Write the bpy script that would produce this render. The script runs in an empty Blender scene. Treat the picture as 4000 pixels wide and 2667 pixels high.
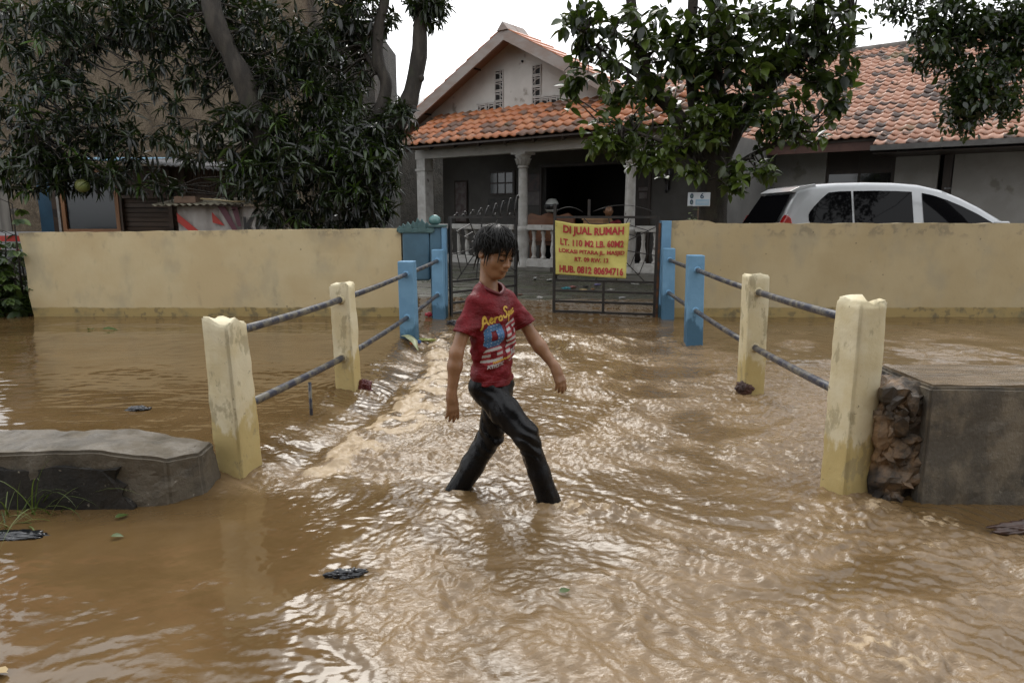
import bpy, bmesh, math, random
import numpy as np
from mathutils import Vector, Matrix
from mathutils.bvhtree import BVHTree

# ------------------------------------------------------------------ camera, sky, sun, exposure
SC = bpy.context.scene
COL = SC.collection
cam_d = bpy.data.cameras.new('camera')
cam = bpy.data.objects.new('camera', cam_d)
COL.objects.link(cam)
cam.location = (0, 0, 1.2)
cam.rotation_euler = (math.radians(90 - 10.34), 0, 0)
cam_d.lens = 24.49
cam_d.sensor_width = 36
cam_d.clip_start = 0.05
cam_d.clip_end = 900
SC.camera = cam

SUN_EL, SUN_AZ = math.radians(45), math.radians(-7)   # azimuth from +Y, towards -X
W = bpy.data.worlds.new('World')
SC.world = W
W.use_nodes = True
wn, wl = W.node_tree.nodes, W.node_tree.links
wn.clear()
sky = wn.new('ShaderNodeTexSky')
sky.sky_type = 'NISHITA'
sky.sun_disc = False
sky.sun_elevation = SUN_EL
sky.sun_rotation = SUN_AZ
sky.dust_density = 6
bw = wn.new('ShaderNodeRGBToBW')
wl.new(sky.outputs[0], bw.inputs[0])
sc_ = wn.new('ShaderNodeMath'); sc_.operation = 'MULTIPLY'; sc_.inputs[1].default_value = 0.10
wl.new(bw.outputs[0], sc_.inputs[0])
cloud = wn.new('ShaderNodeMix'); cloud.data_type = 'RGBA'
cloud.inputs[0].default_value = 0.66                   # closed cloud over the sky
wl.new(sc_.outputs[0], cloud.inputs[6])
cloud.inputs[7].default_value = (1.9, 1.94, 2.0, 1)
bg = wn.new('ShaderNodeBackground')
bg.inputs[1].default_value = 1.22
wl.new(cloud.outputs[2], bg.inputs[0])
wo = wn.new('ShaderNodeOutputWorld')
wl.new(bg.outputs[0], wo.inputs[0])

sun_d = bpy.data.lights.new('sun', 'SUN')
sun_d.energy = 1.3
sun_d.angle = math.radians(26)
sun_d.color = (1.0, 0.95, 0.87)
sun = bpy.data.objects.new('sun', sun_d)
COL.objects.link(sun)
_sd = Vector((math.sin(SUN_AZ) * math.cos(SUN_EL), math.cos(SUN_AZ) * math.cos(SUN_EL), math.sin(SUN_EL)))
sun.rotation_euler = _sd.to_track_quat('Z', 'Y').to_euler()
sun.location = _sd * 40

VS = SC.view_settings
VS.view_transform = 'Standard'
VS.look = 'None'
VS.exposure = 0.0
VS.gamma = 1.0
VS.use_curve_mapping = False
SC.cycles.use_denoising = True
SC.cycles.denoising_prefilter = 'NONE'
SC.cycles.denoising_input_passes = 'RGB_ALBEDO_NORMAL'
SC.cycles.use_adaptive_sampling = False
SC.cycles.max_bounces = 8
SC.cycles.transparent_max_bounces = 8
SC.cycles.caustics_reflective = False
SC.cycles.caustics_refractive = False

RNG = random.Random(11)
NR = np.random.RandomState(7)

# ------------------------------------------------------------------ object helpers
def tag(o, label=None, cat=None, group=None, kind=None):
    if label: o['label'] = label
    if cat: o['category'] = cat
    if group: o['group'] = group
    if kind: o['kind'] = kind
    return o

def empty(name, loc=(0, 0, 0), rz=0.0, parent=None):
    o = bpy.data.objects.new(name, None)
    COL.objects.link(o)
    o.location = loc
    o.rotation_euler = (0, 0, rz)
    o.empty_display_size = 0.1
    if parent: o.parent = parent
    return o

def link(name, me, parent=None, mat=None, loc=None, rot=None):
    o = bpy.data.objects.new(name, me)
    COL.objects.link(o)
    if parent: o.parent = parent
    if mat is not None and not me.materials:
        for m in (mat if isinstance(mat, (list, tuple)) else [mat]): me.materials.append(m)
    if loc is not None: o.location = loc
    if rot is not None: o.rotation_euler = rot
    return o

def np_mesh(name, V, Fq, smooth=True, mi=None):
    """V (n,3) float, Fq (m,3|4) int array"""
    V = np.asarray(V, dtype=np.float32); Fq = np.asarray(Fq, dtype=np.int32)
    me = bpy.data.meshes.new(name)
    k = Fq.shape[1]
    me.vertices.add(len(V)); me.vertices.foreach_set('co', V.ravel())
    me.loops.add(Fq.size); me.loops.foreach_set('vertex_index', Fq.ravel())
    me.polygons.add(len(Fq))
    me.polygons.foreach_set('loop_start', np.arange(0, Fq.size, k, dtype=np.int32))
    me.polygons.foreach_set('use_smooth', np.full(len(Fq), smooth, dtype=bool))
    if mi is not None: me.polygons.foreach_set('material_index', np.asarray(mi, dtype=np.int32))
    me.update(calc_edges=True)
    return me

def vattr(me, name, vals):
    a = me.attributes.new(name, 'FLOAT', 'POINT')
    a.data.foreach_set('value', np.asarray(vals, dtype=np.float32))

class MB:
    """collects shapes, builds ONE mesh object"""
    def __init__(s): s.v = []; s.f = []; s.mi = []; s.sm = []; s.cur = 0; s.smooth = False
    def add(s, vs, fs, smooth=None):
        b = len(s.v)
        s.v += [tuple(p) for p in vs]
        for f in fs:
            s.f.append(tuple(b + i for i in f)); s.mi.append(s.cur); s.sm.append(s.smooth if smooth is None else smooth)
        return s
    def box(s, x0, x1, y0, y1, z0, z1, M=None):
        vs = [(x0, y0, z0), (x1, y0, z0), (x1, y1, z0), (x0, y1, z0), (x0, y0, z1), (x1, y0, z1), (x1, y1, z1), (x0, y1, z1)]
        if M is not None: vs = [M @ Vector(p) for p in vs]
        return s.add(vs, [(3, 2, 1, 0), (4, 5, 6, 7), (0, 1, 5, 4), (1, 2, 6, 5), (2, 3, 7, 6), (3, 0, 4, 7)], False)
    def beam(s, a, b, w, h=None, up=(0, 0, 1)):
        """box of section w x h from a to b"""
        h = h or w
        a = Vector(a); b = Vector(b); d = (b - a).normalized(); up = Vector(up)
        if abs(d.dot(up)) > .98: up = Vector((0, 1, 0))
        r = d.cross(up).normalized() * (w / 2); u = r.cross(d).normalized() * (h / 2)
        vs = [a - r - u, a + r - u, a + r + u, a - r + u, b - r - u, b + r - u, b + r + u, b - r + u]
        return s.add(vs, [(0, 1, 2, 3), (7, 6, 5, 4), (4, 5, 1, 0), (5, 6, 2, 1), (6, 7, 3, 2), (7, 4, 0, 3)], False)
    def tube(s, pts, rad, n=8, cap=True, smooth=True):
        pts = [Vector(p) for p in pts]
        if not isinstance(rad, (list, tuple)): rad = [rad] * len(pts)
        vs = []; fs = []; ref = None
        for i, p in enumerate(pts):
            t = (pts[min(i + 1, len(pts) - 1)] - pts[max(i - 1, 0)])
            t = t.normalized() if t.length > 1e-9 else Vector((0, 0, 1))
            if ref is None: ref = Vector((1, 0, 0)) if abs(t.x) < .8 else Vector((0, 1, 0))
            r = (ref - t * ref.dot(t)).normalized(); ref = r; u = t.cross(r)
            for k in range(n):
                a = 2 * math.pi * k / n
                vs.append(p + (r * math.cos(a) + u * math.sin(a)) * rad[i])
        for i in range(len(pts) - 1):
            for k in range(n):
                k2 = (k + 1) % n
                fs.append((i * n + k, i * n + k2, (i + 1) * n + k2, (i + 1) * n + k))
        s.add(vs, fs, smooth)
        if cap:
            b = len(s.v) - len(vs)
            s.f.append(tuple(b + k for k in reversed(range(n)))); s.mi.append(s.cur); s.sm.append(False)
            e = b + (len(pts) - 1) * n
            s.f.append(tuple(e + k for k in range(n))); s.mi.append(s.cur); s.sm.append(False)
        return s
    def lathe(s, prof, c=(0, 0, 0), n=16, smooth=True, sq=None):
        """profile of (r,z) turned about z at c"""
        vs = []; fs = []
        for r, z in prof:
            for k in range(n):
                a = 2 * math.pi * (k + .5) / n
                vs.append((c[0] + r * math.cos(a), c[1] + r * math.sin(a), c[2] + z))
        for i in range(len(prof) - 1):
            for k in range(n):
                k2 = (k + 1) % n
                fs.append((i * n + k, i * n + k2, (i + 1) * n + k2, (i + 1) * n + k))
        fs.append(tuple(reversed(range(n)))); e = (len(prof) - 1) * n; fs.append(tuple(e + k for k in range(n)))
        return s.add(vs, fs, smooth)
    def poly(s, pts2, y0, y1, ax='y'):
        """outline of (a,b) points in a plane, extruded from y0 to y1 along ax"""
        n = len(pts2)
        if ax == 'y': g = lambda a, b, t: (a, t, b)
        elif ax == 'x': g = lambda a, b, t: (t, a, b)
        else: g = lambda a, b, t: (a, b, t)
        vs = [g(a, b, y0) for a, b in pts2] + [g(a, b, y1) for a, b in pts2]
        fs = [tuple(range(n)), tuple(reversed(range(n, 2 * n)))] + [(i, n + i, n + (i + 1) % n, (i + 1) % n) for i in range(n)]
        return s.add(vs, fs, False)
    def me(s, name):
        m = bpy.data.meshes.new(name)
        m.from_pydata(s.v, [], s.f)
        m.polygons.foreach_set('material_index', s.mi)
        m.polygons.foreach_set('use_smooth', s.sm)
        m.update()
        bm = bmesh.new(); bm.from_mesh(m); bmesh.ops.recalc_face_normals(bm, faces=bm.faces); bm.to_mesh(m); bm.free()
        return m
    def build(s, name, mat, parent=None, bevel=0, loc=None, rot=None, seg=2):
        o = link(name, s.me(name), parent, mat, loc, rot)
        if bevel:
            b = o.modifiers.new('bevel', 'BEVEL'); b.width = bevel; b.segments = seg; b.limit_method = 'ANGLE'
            b.harden_normals = False
        return o

# ------------------------------------------------------------------ noise in numpy
_PERM = np.concatenate([NR.permutation(256)] * 2).astype(np.int32)
_G = NR.uniform(-1, 1, 256).astype(np.float32)
_ang = NR.uniform(0, 2 * np.pi, 256)
_G2x, _G2y = np.cos(_ang).astype(np.float32), np.sin(_ang).astype(np.float32)
def pn(x, y, seed=0):
    """2-D gradient noise about -1..1"""
    x = np.asarray(x, dtype=np.float32) + seed * 17.31; y = np.asarray(y, dtype=np.float32) + seed * 7.77
    xi = np.floor(x).astype(np.int32); yi = np.floor(y).astype(np.int32)
    fx = x - xi; fy = y - yi
    u = fx * fx * fx * (fx * (fx * 6 - 15) + 10); v = fy * fy * fy * (fy * (fy * 6 - 15) + 10)
    def g(ix, iy, dx, dy):
        h = _PERM[(_PERM[ix & 255] + iy) & 255]
        return _G2x[h] * dx + _G2y[h] * dy
    a = g(xi, yi, fx, fy); b = g(xi + 1, yi, fx - 1, fy); c = g(xi, yi + 1, fx, fy - 1); d = g(xi + 1, yi + 1, fx - 1, fy - 1)
    return (a + (b - a) * u + (c - a + (a - b - c + d) * u) * v) * 1.5
def vn3(x, y, z, seed=0):
    """3-D value noise -1..1"""
    x = np.asarray(x) + seed * 13.7; y = np.asarray(y) + seed * 5.1; z = np.asarray(z) + seed * 9.3
    xi = np.floor(x).astype(np.int32); yi = np.floor(y).astype(np.int32); zi = np.floor(z).astype(np.int32)
    fx = x - xi; fy = y - yi; fz = z - zi
    fx = fx * fx * (3 - 2 * fx); fy = fy * fy * (3 - 2 * fy); fz = fz * fz * (3 - 2 * fz)
    def g(a, b, c): return _G[_PERM[(_PERM[(_PERM[(xi + a) & 255] + yi + b) & 255] + zi + c) & 255]]
    def l(p, q, t): return p + (q - p) * t
    return l(l(l(g(0, 0, 0), g(1, 0, 0), fx), l(g(0, 1, 0), g(1, 1, 0), fx), fy), l(l(g(0, 0, 1), g(1, 0, 1), fx), l(g(0, 1, 1), g(1, 1, 1), fx), fy), fz)
def sstep(a, b, x):
    t = np.clip((x - a) / (b - a), 0, 1)
    return t * t * (3 - 2 * t)

def roughen(o, amp=.006, freq=9, cuts=0.04, seed=0):
    """give a box-like mesh uneven faces: subdivide to about `cuts` and push along normals"""
    bm = bmesh.new(); bm.from_mesh(o.data)
    for _ in range(6):
        es = [e for e in bm.edges if e.calc_length() > cuts * 1.6]
        if not es: break
        bmesh.ops.subdivide_edges(bm, edges=es, cuts=1, use_grid_fill=True)
    bmesh.ops.triangulate(bm, faces=[f for f in bm.faces if len(f.verts) > 4])
    bm.normal_update()
    co = np.array([v.co for v in bm.verts]); no = np.array([v.normal for v in bm.verts])
    n = vn3(co[:, 0] * freq, co[:, 1] * freq, co[:, 2] * freq, seed) * .65 + vn3(co[:, 0] * freq * 2.7, co[:, 1] * freq * 2.7, co[:, 2] * freq * 2.7, seed + 3) * .35
    for v, nn, k in zip(bm.verts, no, n): v.co = v.co + Vector(nn) * float(k * amp)
    bm.to_mesh(o.data); bm.free()
    return o

# ------------------------------------------------------------------ signed distance bodies
class SDF:
    def __init__(s, lo, hi, h):
        s.lo = np.array(lo, dtype=np.float32); s.h = h
        s.n = np.ceil((np.array(hi) - s.lo) / h).astype(int) + 1
        s.f = np.full(tuple(s.n), 9.0, dtype=np.float32)
    def win(s, lo, hi):
        a = np.clip(np.floor((np.array(lo) - s.lo) / s.h).astype(int), 0, s.n); b = np.clip(np.ceil((np.array(hi) - s.lo) / s.h).astype(int) + 1, 0, s.n)
        sl = tuple(slice(i, j) for i, j in zip(a, b))
        ax = [s.lo[i] + s.h * np.arange(a[i], b[i], dtype=np.float32) for i in range(3)]
        return sl, np.meshgrid(*ax, indexing='ij', sparse=True)
    def put(s, sl, d, k, sub=False):
        f = s.f[sl]
        if f.size == 0: return
        if sub:
            d = -d
            if k > 0:
                h = np.clip(.5 - .5 * (f - d) / k, 0, 1); s.f[sl] = f * (1 - h) + d * h + k * h * (1 - h)
            else: s.f[sl] = np.maximum(f, d)
        elif k > 0:
            h = np.clip(.5 + .5 * (f - d) / k, 0, 1); s.f[sl] = f * (1 - h) + d * h - k * h * (1 - h)
        else: s.f[sl] = np.minimum(f, d)
    def cone(s, a, b, ra, rb, k=.01, sub=False, flat=None):
        a = np.array(a, dtype=np.float32); b = np.array(b, dtype=np.float32); m = max(ra, rb) + k + 4 * s.h
        sl, (X, Y, Z) = s.win(np.minimum(a, b) - m, np.maximum(a, b) + m)
        d = b - a; L = float(d @ d) + 1e-12
        t = np.clip(((X - a[0]) * d[0] + (Y - a[1]) * d[1] + (Z - a[2]) * d[2]) / L, 0, 1)
        q = np.sqrt((X - a[0] - t * d[0]) ** 2 + (Y - a[1] - t * d[1]) ** 2 + (Z - a[2] - t * d[2]) ** 2) - (ra + (rb - ra) * t)
        s.put(sl, q, k, sub); return s
    def ell(s, c, r, R=None, k=.01, sub=False):
        c = np.array(c, dtype=np.float32); m = max(r) + k + 4 * s.h
        sl, (X, Y, Z) = s.win(c - m, c + m)
        x, y, z = X - c[0], Y - c[1], Z - c[2]
        if R is not None:
            R = np.array(R, dtype=np.float32)
            x, y, z = x * R[0, 0] + y * R[1, 0] + z * R[2, 0], x * R[0, 1] + y * R[1, 1] + z * R[2, 1], x * R[0, 2] + y * R[1, 2] + z * R[2, 2]
        p = np.sqrt((x / r[0]) ** 2 + (y / r[1]) ** 2 + (z / r[2]) ** 2) + 1e-6
        g = np.sqrt((x / r[0] ** 2) ** 2 + (y / r[1] ** 2) ** 2 + (z / r[2] ** 2) ** 2) + 1e-6
        s.put(sl, p * (p - 1) / g, k, sub); return s
    def cut(s, p, n, k=0):
        """keep the side the normal n points away from"""
        sl, (X, Y, Z) = s.win(s.lo, s.lo + s.h * s.n)
        d = (X - p[0]) * n[0] + (Y - p[1]) * n[1] + (Z - p[2]) * n[2]
        s.put(sl, -d, k, True); return s
    def wrinkle(s, fn):
        m = np.abs(s.f) < .04
        I = np.nonzero(m)
        P = [s.lo[i] + s.h * I[i] for i in range(3)]
        s.f[m] += fn(*P).astype(np.float32)
        return s
    def mesh(s, name, smooth_it=1):
        f = s.f; sg = f < 0
        nx, ny, nz = f.shape
        cnt = np.zeros((nx - 1, ny - 1, nz - 1), dtype=np.int8)
        for i in (0, 1):
            for j in (0, 1):
                for k in (0, 1): cnt += sg[i:nx - 1 + i, j:ny - 1 + j, k:nz - 1 + k]
        act = (cnt > 0) & (cnt < 8)
        I, J, K = np.nonzero(act)
        vid = np.full(act.shape, -1, dtype=np.int32); vid[act] = np.arange(len(I))
        P = np.zeros((len(I), 3), dtype=np.float32); C = np.zeros(len(I), dtype=np.float32)
        cs = [(i, j, k) for i in (0, 1) for j in (0, 1) for k in (0, 1)]
        val = {c: f[I + c[0], J + c[1], K + c[2]] for c in cs}
        for a in cs:
            for ax in range(3):
                if a[ax]: continue
                b = list(a); b[ax] = 1; b = tuple(b)
                va, vb = val[a], val[b]
                x = (va < 0) != (vb < 0)
                t = np.where(x, va / np.where(np.abs(va - vb) < 1e-9, 1e-9, va - vb), 0)
                q = np.zeros_like(P)
                q[:] = a; q[:, ax] += t
                P[x] += q[x]; C += x
        P /= C[:, None]
        V = s.lo + s.h * (P + np.stack([I, J, K], 1))
        F = []
        for ax in range(3):
            o1, o2 = [(1, 2), (2, 0), (0, 1)][ax]
            sa = [slice(None)] * 3; sb = [slice(None)] * 3
            sa[ax] = slice(0, -1); sb[ax] = slice(1, None)
            A, B = sg[tuple(sa)], sg[tuple(sb)]
            ch = A != B
            E_ = np.stack(np.nonzero(ch), 1)
            ok = (E_[:, o1] > 0) & (E_[:, o2] > 0) & (E_[:, o1] < f.shape[o1] - 1) & (E_[:, o2] < f.shape[o2] - 1)
            E_ = E_[ok]
            def cell(d1, d2):
                e = E_.copy(); e[:, o1] += d1; e[:, o2] += d2
                return vid[e[:, 0], e[:, 1], e[:, 2]]
            q = np.stack([cell(-1, -1), cell(0, -1), cell(0, 0), cell(-1, 0)], 1)
            flip = ~A[E_[:, 0], E_[:, 1], E_[:, 2]]
            q[flip] = q[flip][:, ::-1]
            F.append(q)
        F = np.concatenate(F)
        F = F[(F >= 0).all(1)]
        for _ in range(smooth_it):
            acc = np.zeros_like(V); c2 = np.zeros(len(V), dtype=np.float32)
            for k in range(4):
                np.add.at(acc, F[:, k], V[F[:, (k + 1) % 4]]); np.add.at(acc, F[:, (k + 1) % 4], V[F[:, k]])
                np.add.at(c2, F[:, k], 1); np.add.at(c2, F[:, (k + 1) % 4], 1)
            V = V * .5 + .5 * acc / np.maximum(c2, 1)[:, None]
        return np_mesh(name, V, F, True)

# ------------------------------------------------------------------ materials
ALB = .74          # darkens all base colours to balance the brighter sky
class NT:
    def __init__(s, name):
        s.m = bpy.data.materials.new(name); s.m.use_nodes = True
        s.t = s.m.node_tree; s.n = s.t.nodes; s.n.clear()
        s.out = s.n.new('ShaderNodeOutputMaterial')
        s.b = s.n.new('ShaderNodeBsdfPrincipled')
        s.t.links.new(s.b.outputs[0], s.out.inputs[0])
        s.tc = s.n.new('ShaderNodeTexCoord')
        s._co = None
    def set(s, **k):
        names = dict(base='Base Color', rough='Roughness', metal='Metallic', ior='IOR', spec='Specular IOR Level', coat='Coat Weight', coatr='Coat Roughness', normal='Normal', trans='Transmission Weight', alpha='Alpha', emit='Emission Color', emits='Emission Strength', sss='Subsurface Weight')
        for a, v in k.items():
            i = s.b.inputs[names[a]]
            if isinstance(v, bpy.types.NodeSocket): s.t.links.new(v, i)
            elif a in ('base', 'emit'): i.default_value = (*[c * ALB for c in v[:3]], 1)
            else: i.default_value = v
        return s
    def co(s, stretch=(1, 1, 1), world=False, rot=(0, 0, 0)):
        mp = s.n.new('ShaderNodeMapping')
        mp.inputs['Scale'].default_value = stretch
        mp.inputs['Rotation'].default_value = rot
        if world:
            g = s.n.new('ShaderNodeNewGeometry'); s.t.links.new(g.outputs['Position'], mp.inputs[0])
        else:
            oi = s.n.new('ShaderNodeObjectInfo'); mu = s.n.new('ShaderNodeMath'); mu.operation = 'MULTIPLY'; mu.inputs[1].default_value = 37.0
            s.t.links.new(oi.outputs['Random'], mu.inputs[0])
            s.t.links.new(s.tc.outputs['Object'], mp.inputs[0]); s.t.links.new(mu.outputs[0], mp.inputs['Location'])
        return mp.outputs[0]
    def noise(s, scale, detail=5, co=None, rough=.55, dist=0):
        n = s.n.new('ShaderNodeTexNoise'); n.inputs['Scale'].default_value = scale; n.inputs['Detail'].default_value = detail
        n.inputs['Roughness'].default_value = rough; n.inputs['Distortion'].default_value = dist
        s.t.links.new(co if co is not None else s.co(), n.inputs['Vector'])
        return n.outputs[0]
    def voro(s, scale, co=None, feat='F1', rnd=1):
        n = s.n.new('ShaderNodeTexVoronoi'); n.feature = feat; n.inputs['Scale'].default_value = scale; n.inputs['Randomness'].default_value = rnd
        s.t.links.new(co if co is not None else s.co(), n.inputs['Vector'])
        return n.outputs[0]
    def ramp(s, fac, lo, hi, a=0., b=1.):
        n = s.n.new('ShaderNodeMapRange'); n.interpolation_type = 'SMOOTHSTEP'
        for i, v in zip(range(1, 5), (lo, hi, a, b)): n.inputs[i].default_value = v
        s.t.links.new(fac, n.inputs[0]); return n.outputs[0]
    def mix(s, fac, a, b, mode='MIX'):
        n = s.n.new('ShaderNodeMix'); n.data_type = 'RGBA'; n.blend_type = mode
        for i, v in ((0, fac), (6, a), (7, b)):
            if isinstance(v, bpy.types.NodeSocket): s.t.links.new(v, n.inputs[i])
            elif i == 0: n.inputs[0].default_value = v
            else: n.inputs[i].default_value = (*[c * ALB for c in v[:3]], 1)
        return n.outputs[2]
    def math(s, op, a, b=0.5):
        n = s.n.new('ShaderNodeMath'); n.operation = op
        for i, v in ((0, a), (1, b)):
            if isinstance(v, bpy.types.NodeSocket): s.t.links.new(v, n.inputs[i])
            else: n.inputs[i].default_value = v
        return n.outputs[0]
    def attr(s, name):
        n = s.n.new('ShaderNodeAttribute'); n.attribute_name = name; return n.outputs['Fac']
    def rnd(s):
        return s.n.new('ShaderNodeObjectInfo').outputs['Random']
    def sep(s, co):
        n = s.n.new('ShaderNodeSeparateXYZ'); s.t.links.new(co, n.inputs[0]); return n.outputs
    def bump(s, h, strength=.3, dist=.01):
        n = s.n.new('ShaderNodeBump'); n.inputs['Strength'].default_value = strength; n.inputs['Distance'].default_value = dist
        s.t.links.new(h, n.inputs['Height']); s.t.links.new(n.outputs[0], s.b.inputs['Normal']); return s

def simple(name, c1, c2=None, scale=6, rough=.6, bump=0, bscale=60, bdist=.005, metal=0, spec=.5, stretch=(1, 1, 1), coat=0, c3=None, s3=3, t3=.62, jitter=0):
    m = NT(name)
    co = m.co(stretch)
    if c2 is None: col = None
    else:
        col = m.mix(m.ramp(m.noise(scale, 6, co), .35, .65), c1, c2)
        if c3 is not None: col = m.mix(m.ramp(m.noise(s3, 7, m.co(stretch)), t3, t3 + .08), col, c3)
        if jitter: col = m.mix(m.math('MULTIPLY', m.rnd(), jitter), col, (0, 0, 0))
    m.set(base=col if col is not None else c1, rough=rough, metal=metal, spec=spec, coat=coat)
    if bump: m.bump(m.noise(bscale, 5, co), bump, bdist)
    return m.m
# ================================================================== GROUND AND FLOOD WATER
def rail_l(y): return -1.31 + (y - 3.13) * .087
def rail_r(y): return 1.50 + (y - 2.90) * .063

def axis(lo, f0, f1, hi, st, g, g0=None):
    a = [f0]
    while a[-1] < f1: a.append(a[-1] + st)
    b = [a[-1]]
    while b[-1] < hi: b.append(b[-1] + st * (1 + (b[-1] - f1) * g))
    c = [f0]
    while c[-1] > lo: c.append(c[-1] - st * (1 + (f0 - c[-1]) * (g0 or g)))
    return np.array(c[:0:-1] + a + b[1:], dtype=np.float32)

def water_height(X, Y):
    xl = rail_l(Y); xr = rail_r(Y)
    d = X - xl
    # where the bridge deck makes the flood spill over and break
    fo = .30 + .14 * sstep(3.2, 4.1, Y) - .20 * sstep(5.4, 6.6, Y) + .05 * pn(Y * 1.7, X * .3, 3) + .045 * pn(Y * 5, X * 2, 5) + .03 * pn(Y * 13, X * 5, 6)
    on = sstep(3.02, 3.25, Y) * (1 - sstep(6.6, 7.6, Y))
    q = d / np.maximum(fo, .08)
    spill = 1 - sstep(-.25, 1.0, q)
    deck = sstep(.85, 1.1, q)
    far = sstep(6.4, 8.0, Y)
    left = 1 - sstep(-.15, .1, d)
    right = sstep(-.1, .35, X - xr)
    front = 1 - sstep(2.75, 3.25, Y)
    wx = pn(X * .9, Y * .9, 11) * .30 + pn(X * 2.3, Y * 2.3, 12) * .10
    wy = pn(X * .9 + 9, Y * .9, 13) * .30 + pn(X * 2.3, Y * 2.3 + 5, 14) * .10
    # how lively the surface is
    calm_front = front * (1 - sstep(-1.15, .25, X + wx * 1.3 + (Y - 2.2) * .35))
    T = np.ones_like(X) * .85
    T = T * (1 - far) + .22 * far
    T = T * (1 - left * (1 - front)) + .10 * left * (1 - front)
    T = T * (1 - calm_front) + .085 * calm_front
    rb = right * (1 - front)
    T = T * (1 - rb * .15)
    pr = front * sstep(1.45, 1.75, X) * sstep(2.2, 2.7, Y)
    T = T * (1 - .7 * pr)
    slope = on * spill * sstep(-.4, .2, q)
    T = T * (1 - .72 * slope)
    patch = sstep(-.30, .40, pn(X * 1.2 + wx, Y * 1.2 + wy, 21) + .7 * pn(X * 3.1 + wx * 3, Y * 3.1, 22))
    T = T * (.42 + .66 * patch)
    # waves: streaked along the flow, bent by large eddies
    ang = math.radians(-32)
    s = (X + wx * .5) * math.cos(ang) + (Y + wy * .5) * math.sin(ang)
    t = -(X + wx * .5) * math.sin(ang) + (Y + wy * .5) * math.cos(ang)
    a1 = pn(s * 1.3, t * 2.3, 31) + .5 * pn(s * 2.6 + wx * 2, t * 3.6 + wy * 2, 39)
    def rot(f, deg, st, seed, wa, ridge=True):
        c_, s_ = math.cos(math.radians(deg)), math.sin(math.radians(deg))
        xx = X + wx * wa + .06 * pn(X * 4.1, Y * 4.1, seed + 100); yy = Y + wy * wa + .06 * pn(X * 4.1 + 7, Y * 4.1, seed + 101)
        n = pn((xx * c_ + yy * s_) * f, (-xx * s_ + yy * c_) * f * st, seed)
        return 1 - np.abs(n) * 2 if ridge else n * 1.3
    a2 = rot(3.1, -32, 1.6, 32, .8) * .75 + rot(4.6, 48, 1.2, 36, .6, False) * .45
    a3 = rot(6.9, -62, 1.2, 33, .8) * .6 + rot(9.0, 14, 1.25, 37, .5, False) * .55
    a4 = rot(15, -15, 1.2, 34, .5, False) * .6 + rot(20, 58, 1.1, 38, .4) * .45
    a5 = rot(37, 25, 1.3, 35, .2, False)
    z = .021 * a1 * (T * .85 + .10) + T * (.0165 * a2 + .0108 * a3 + .0080 * a4 + .0042 * a5)
    # long calm ripples where the flood stands
    calm = np.clip(1 - T * 2.2, 0, 1)
    z += calm * (.0045 * pn(X * 1.3 + wx, Y * 2.2 + wy, 41) + .0014 * pn(X * 4 + wx * 3, Y * 8, 42) + .00035 * pn(X * 13 + wx * 6, Y * 24 + wy * 8, 44))
    rip = calm * left * (1 - front)
    z += rip * (.0013 * pn(X * 5, Y * 20 + wx * 4, 43))
    # streaks on the glassy spill
    z += slope * (.0032 * pn(s * 1.6, t * 13, 51) + .0016 * pn(s * 3, t * 30, 52))
    # levels
    base = -.03 + on * (.065 * spill) + left * (1 - front) * .03 * (1 - on)
    jump = on * np.exp(-((q - 1.08) / np.where(q < 1.08, .16, .45)) ** 2)
    base = base - on * .020 * np.exp(-((q - .78) / .25) ** 2) + jump * (.014 + .022 * pn(X * 6 + wx * 5, Y * 4.3, 61) + .010 * pn(X * 15, Y * 15, 66))
    base = base + far * .022 * (1 - left)
    foam = jump * (.42 + .75 * pn(X * 9 + wx * 6, Y * 9, 65) + .4 * pn(X * 24, Y * 24, 67)) + on * deck * np.exp(-(q - 1.0) / 1.7) * .9 * sstep(-.1, .5, pn(X * 5 + wx * 5, Y * 5, 62) + .4)
    z = z + base
    z += on * deck * np.exp(-(q - 1.0) / .8) * (.007 * pn(X * 13, Y * 13, 63) + .004 * pn(X * 27, Y * 27, 64))
    # wading legs, post and rubble push the water up
    for cx, cy, r0, am, fm in ((.165, 2.80, .075, .020, .9), (-.245, 2.955, .07, .014, .8), (.29, 2.765, .085, .034, 1.0), (.43, 2.76, .055, .034, .9), (.50, 2.72, .05, .02, .7), (1.52, 2.78, .13, .018, .75), (1.72, 2.66, .12, .014, .8), (1.62, 2.45, .13, .010, .6),
                               (-1.02, 4.62, .12, .02, .4), (1.55, 4.66, .1, .012, .4), (1.05, 1.80, .16, .020, .75), (.80, 1.93, .12, .014, .5), (1.25, 1.70, .10, .012, .6)):
        rr = np.sqrt((X - cx) ** 2 + ((Y - cy) * 1.15) ** 2)
        g = np.exp(-(rr / r0) ** 2)
        gn = g * (.6 + .6 * pn(X * 18, Y * 18, 71) + .4 * pn(X * 40, Y * 40, 72))
        z += am * gn
        foam = np.maximum(foam, fm * np.clip(g * 1.3 * (.55 + .8 * pn(X * 22 + wx * 4, Y * 22, 73)), 0, 1))
        z += .0032 * np.sin(rr * 95) * np.exp(-(rr / (r0 * 2.6)) ** 2)
    streak = sstep(.35, .95, 1 - 2.2 * np.abs(pn(s * 1.5 + wx * 2.5, t * 8.5 + wy * 3, 81))) * .6 + sstep(.4, .95, 1 - 2.4 * np.abs(pn(s * 3.5 + wx * 4, t * 17 + wy * 4, 82))) * .65
    aer = np.clip(sstep(.18, .75, T) * (.55 + .45 * pn(X * 2.2 + wx * 3, Y * 2.2 + wy * 3, 83)) + streak * sstep(.2, .6, T) * .55, 0, 1)
    crest = np.clip((a2 + a3 * .6 - 1.05) * 1.5, 0, 1) * sstep(.45, .85, T) * (.35 + .65 * patch)
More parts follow.
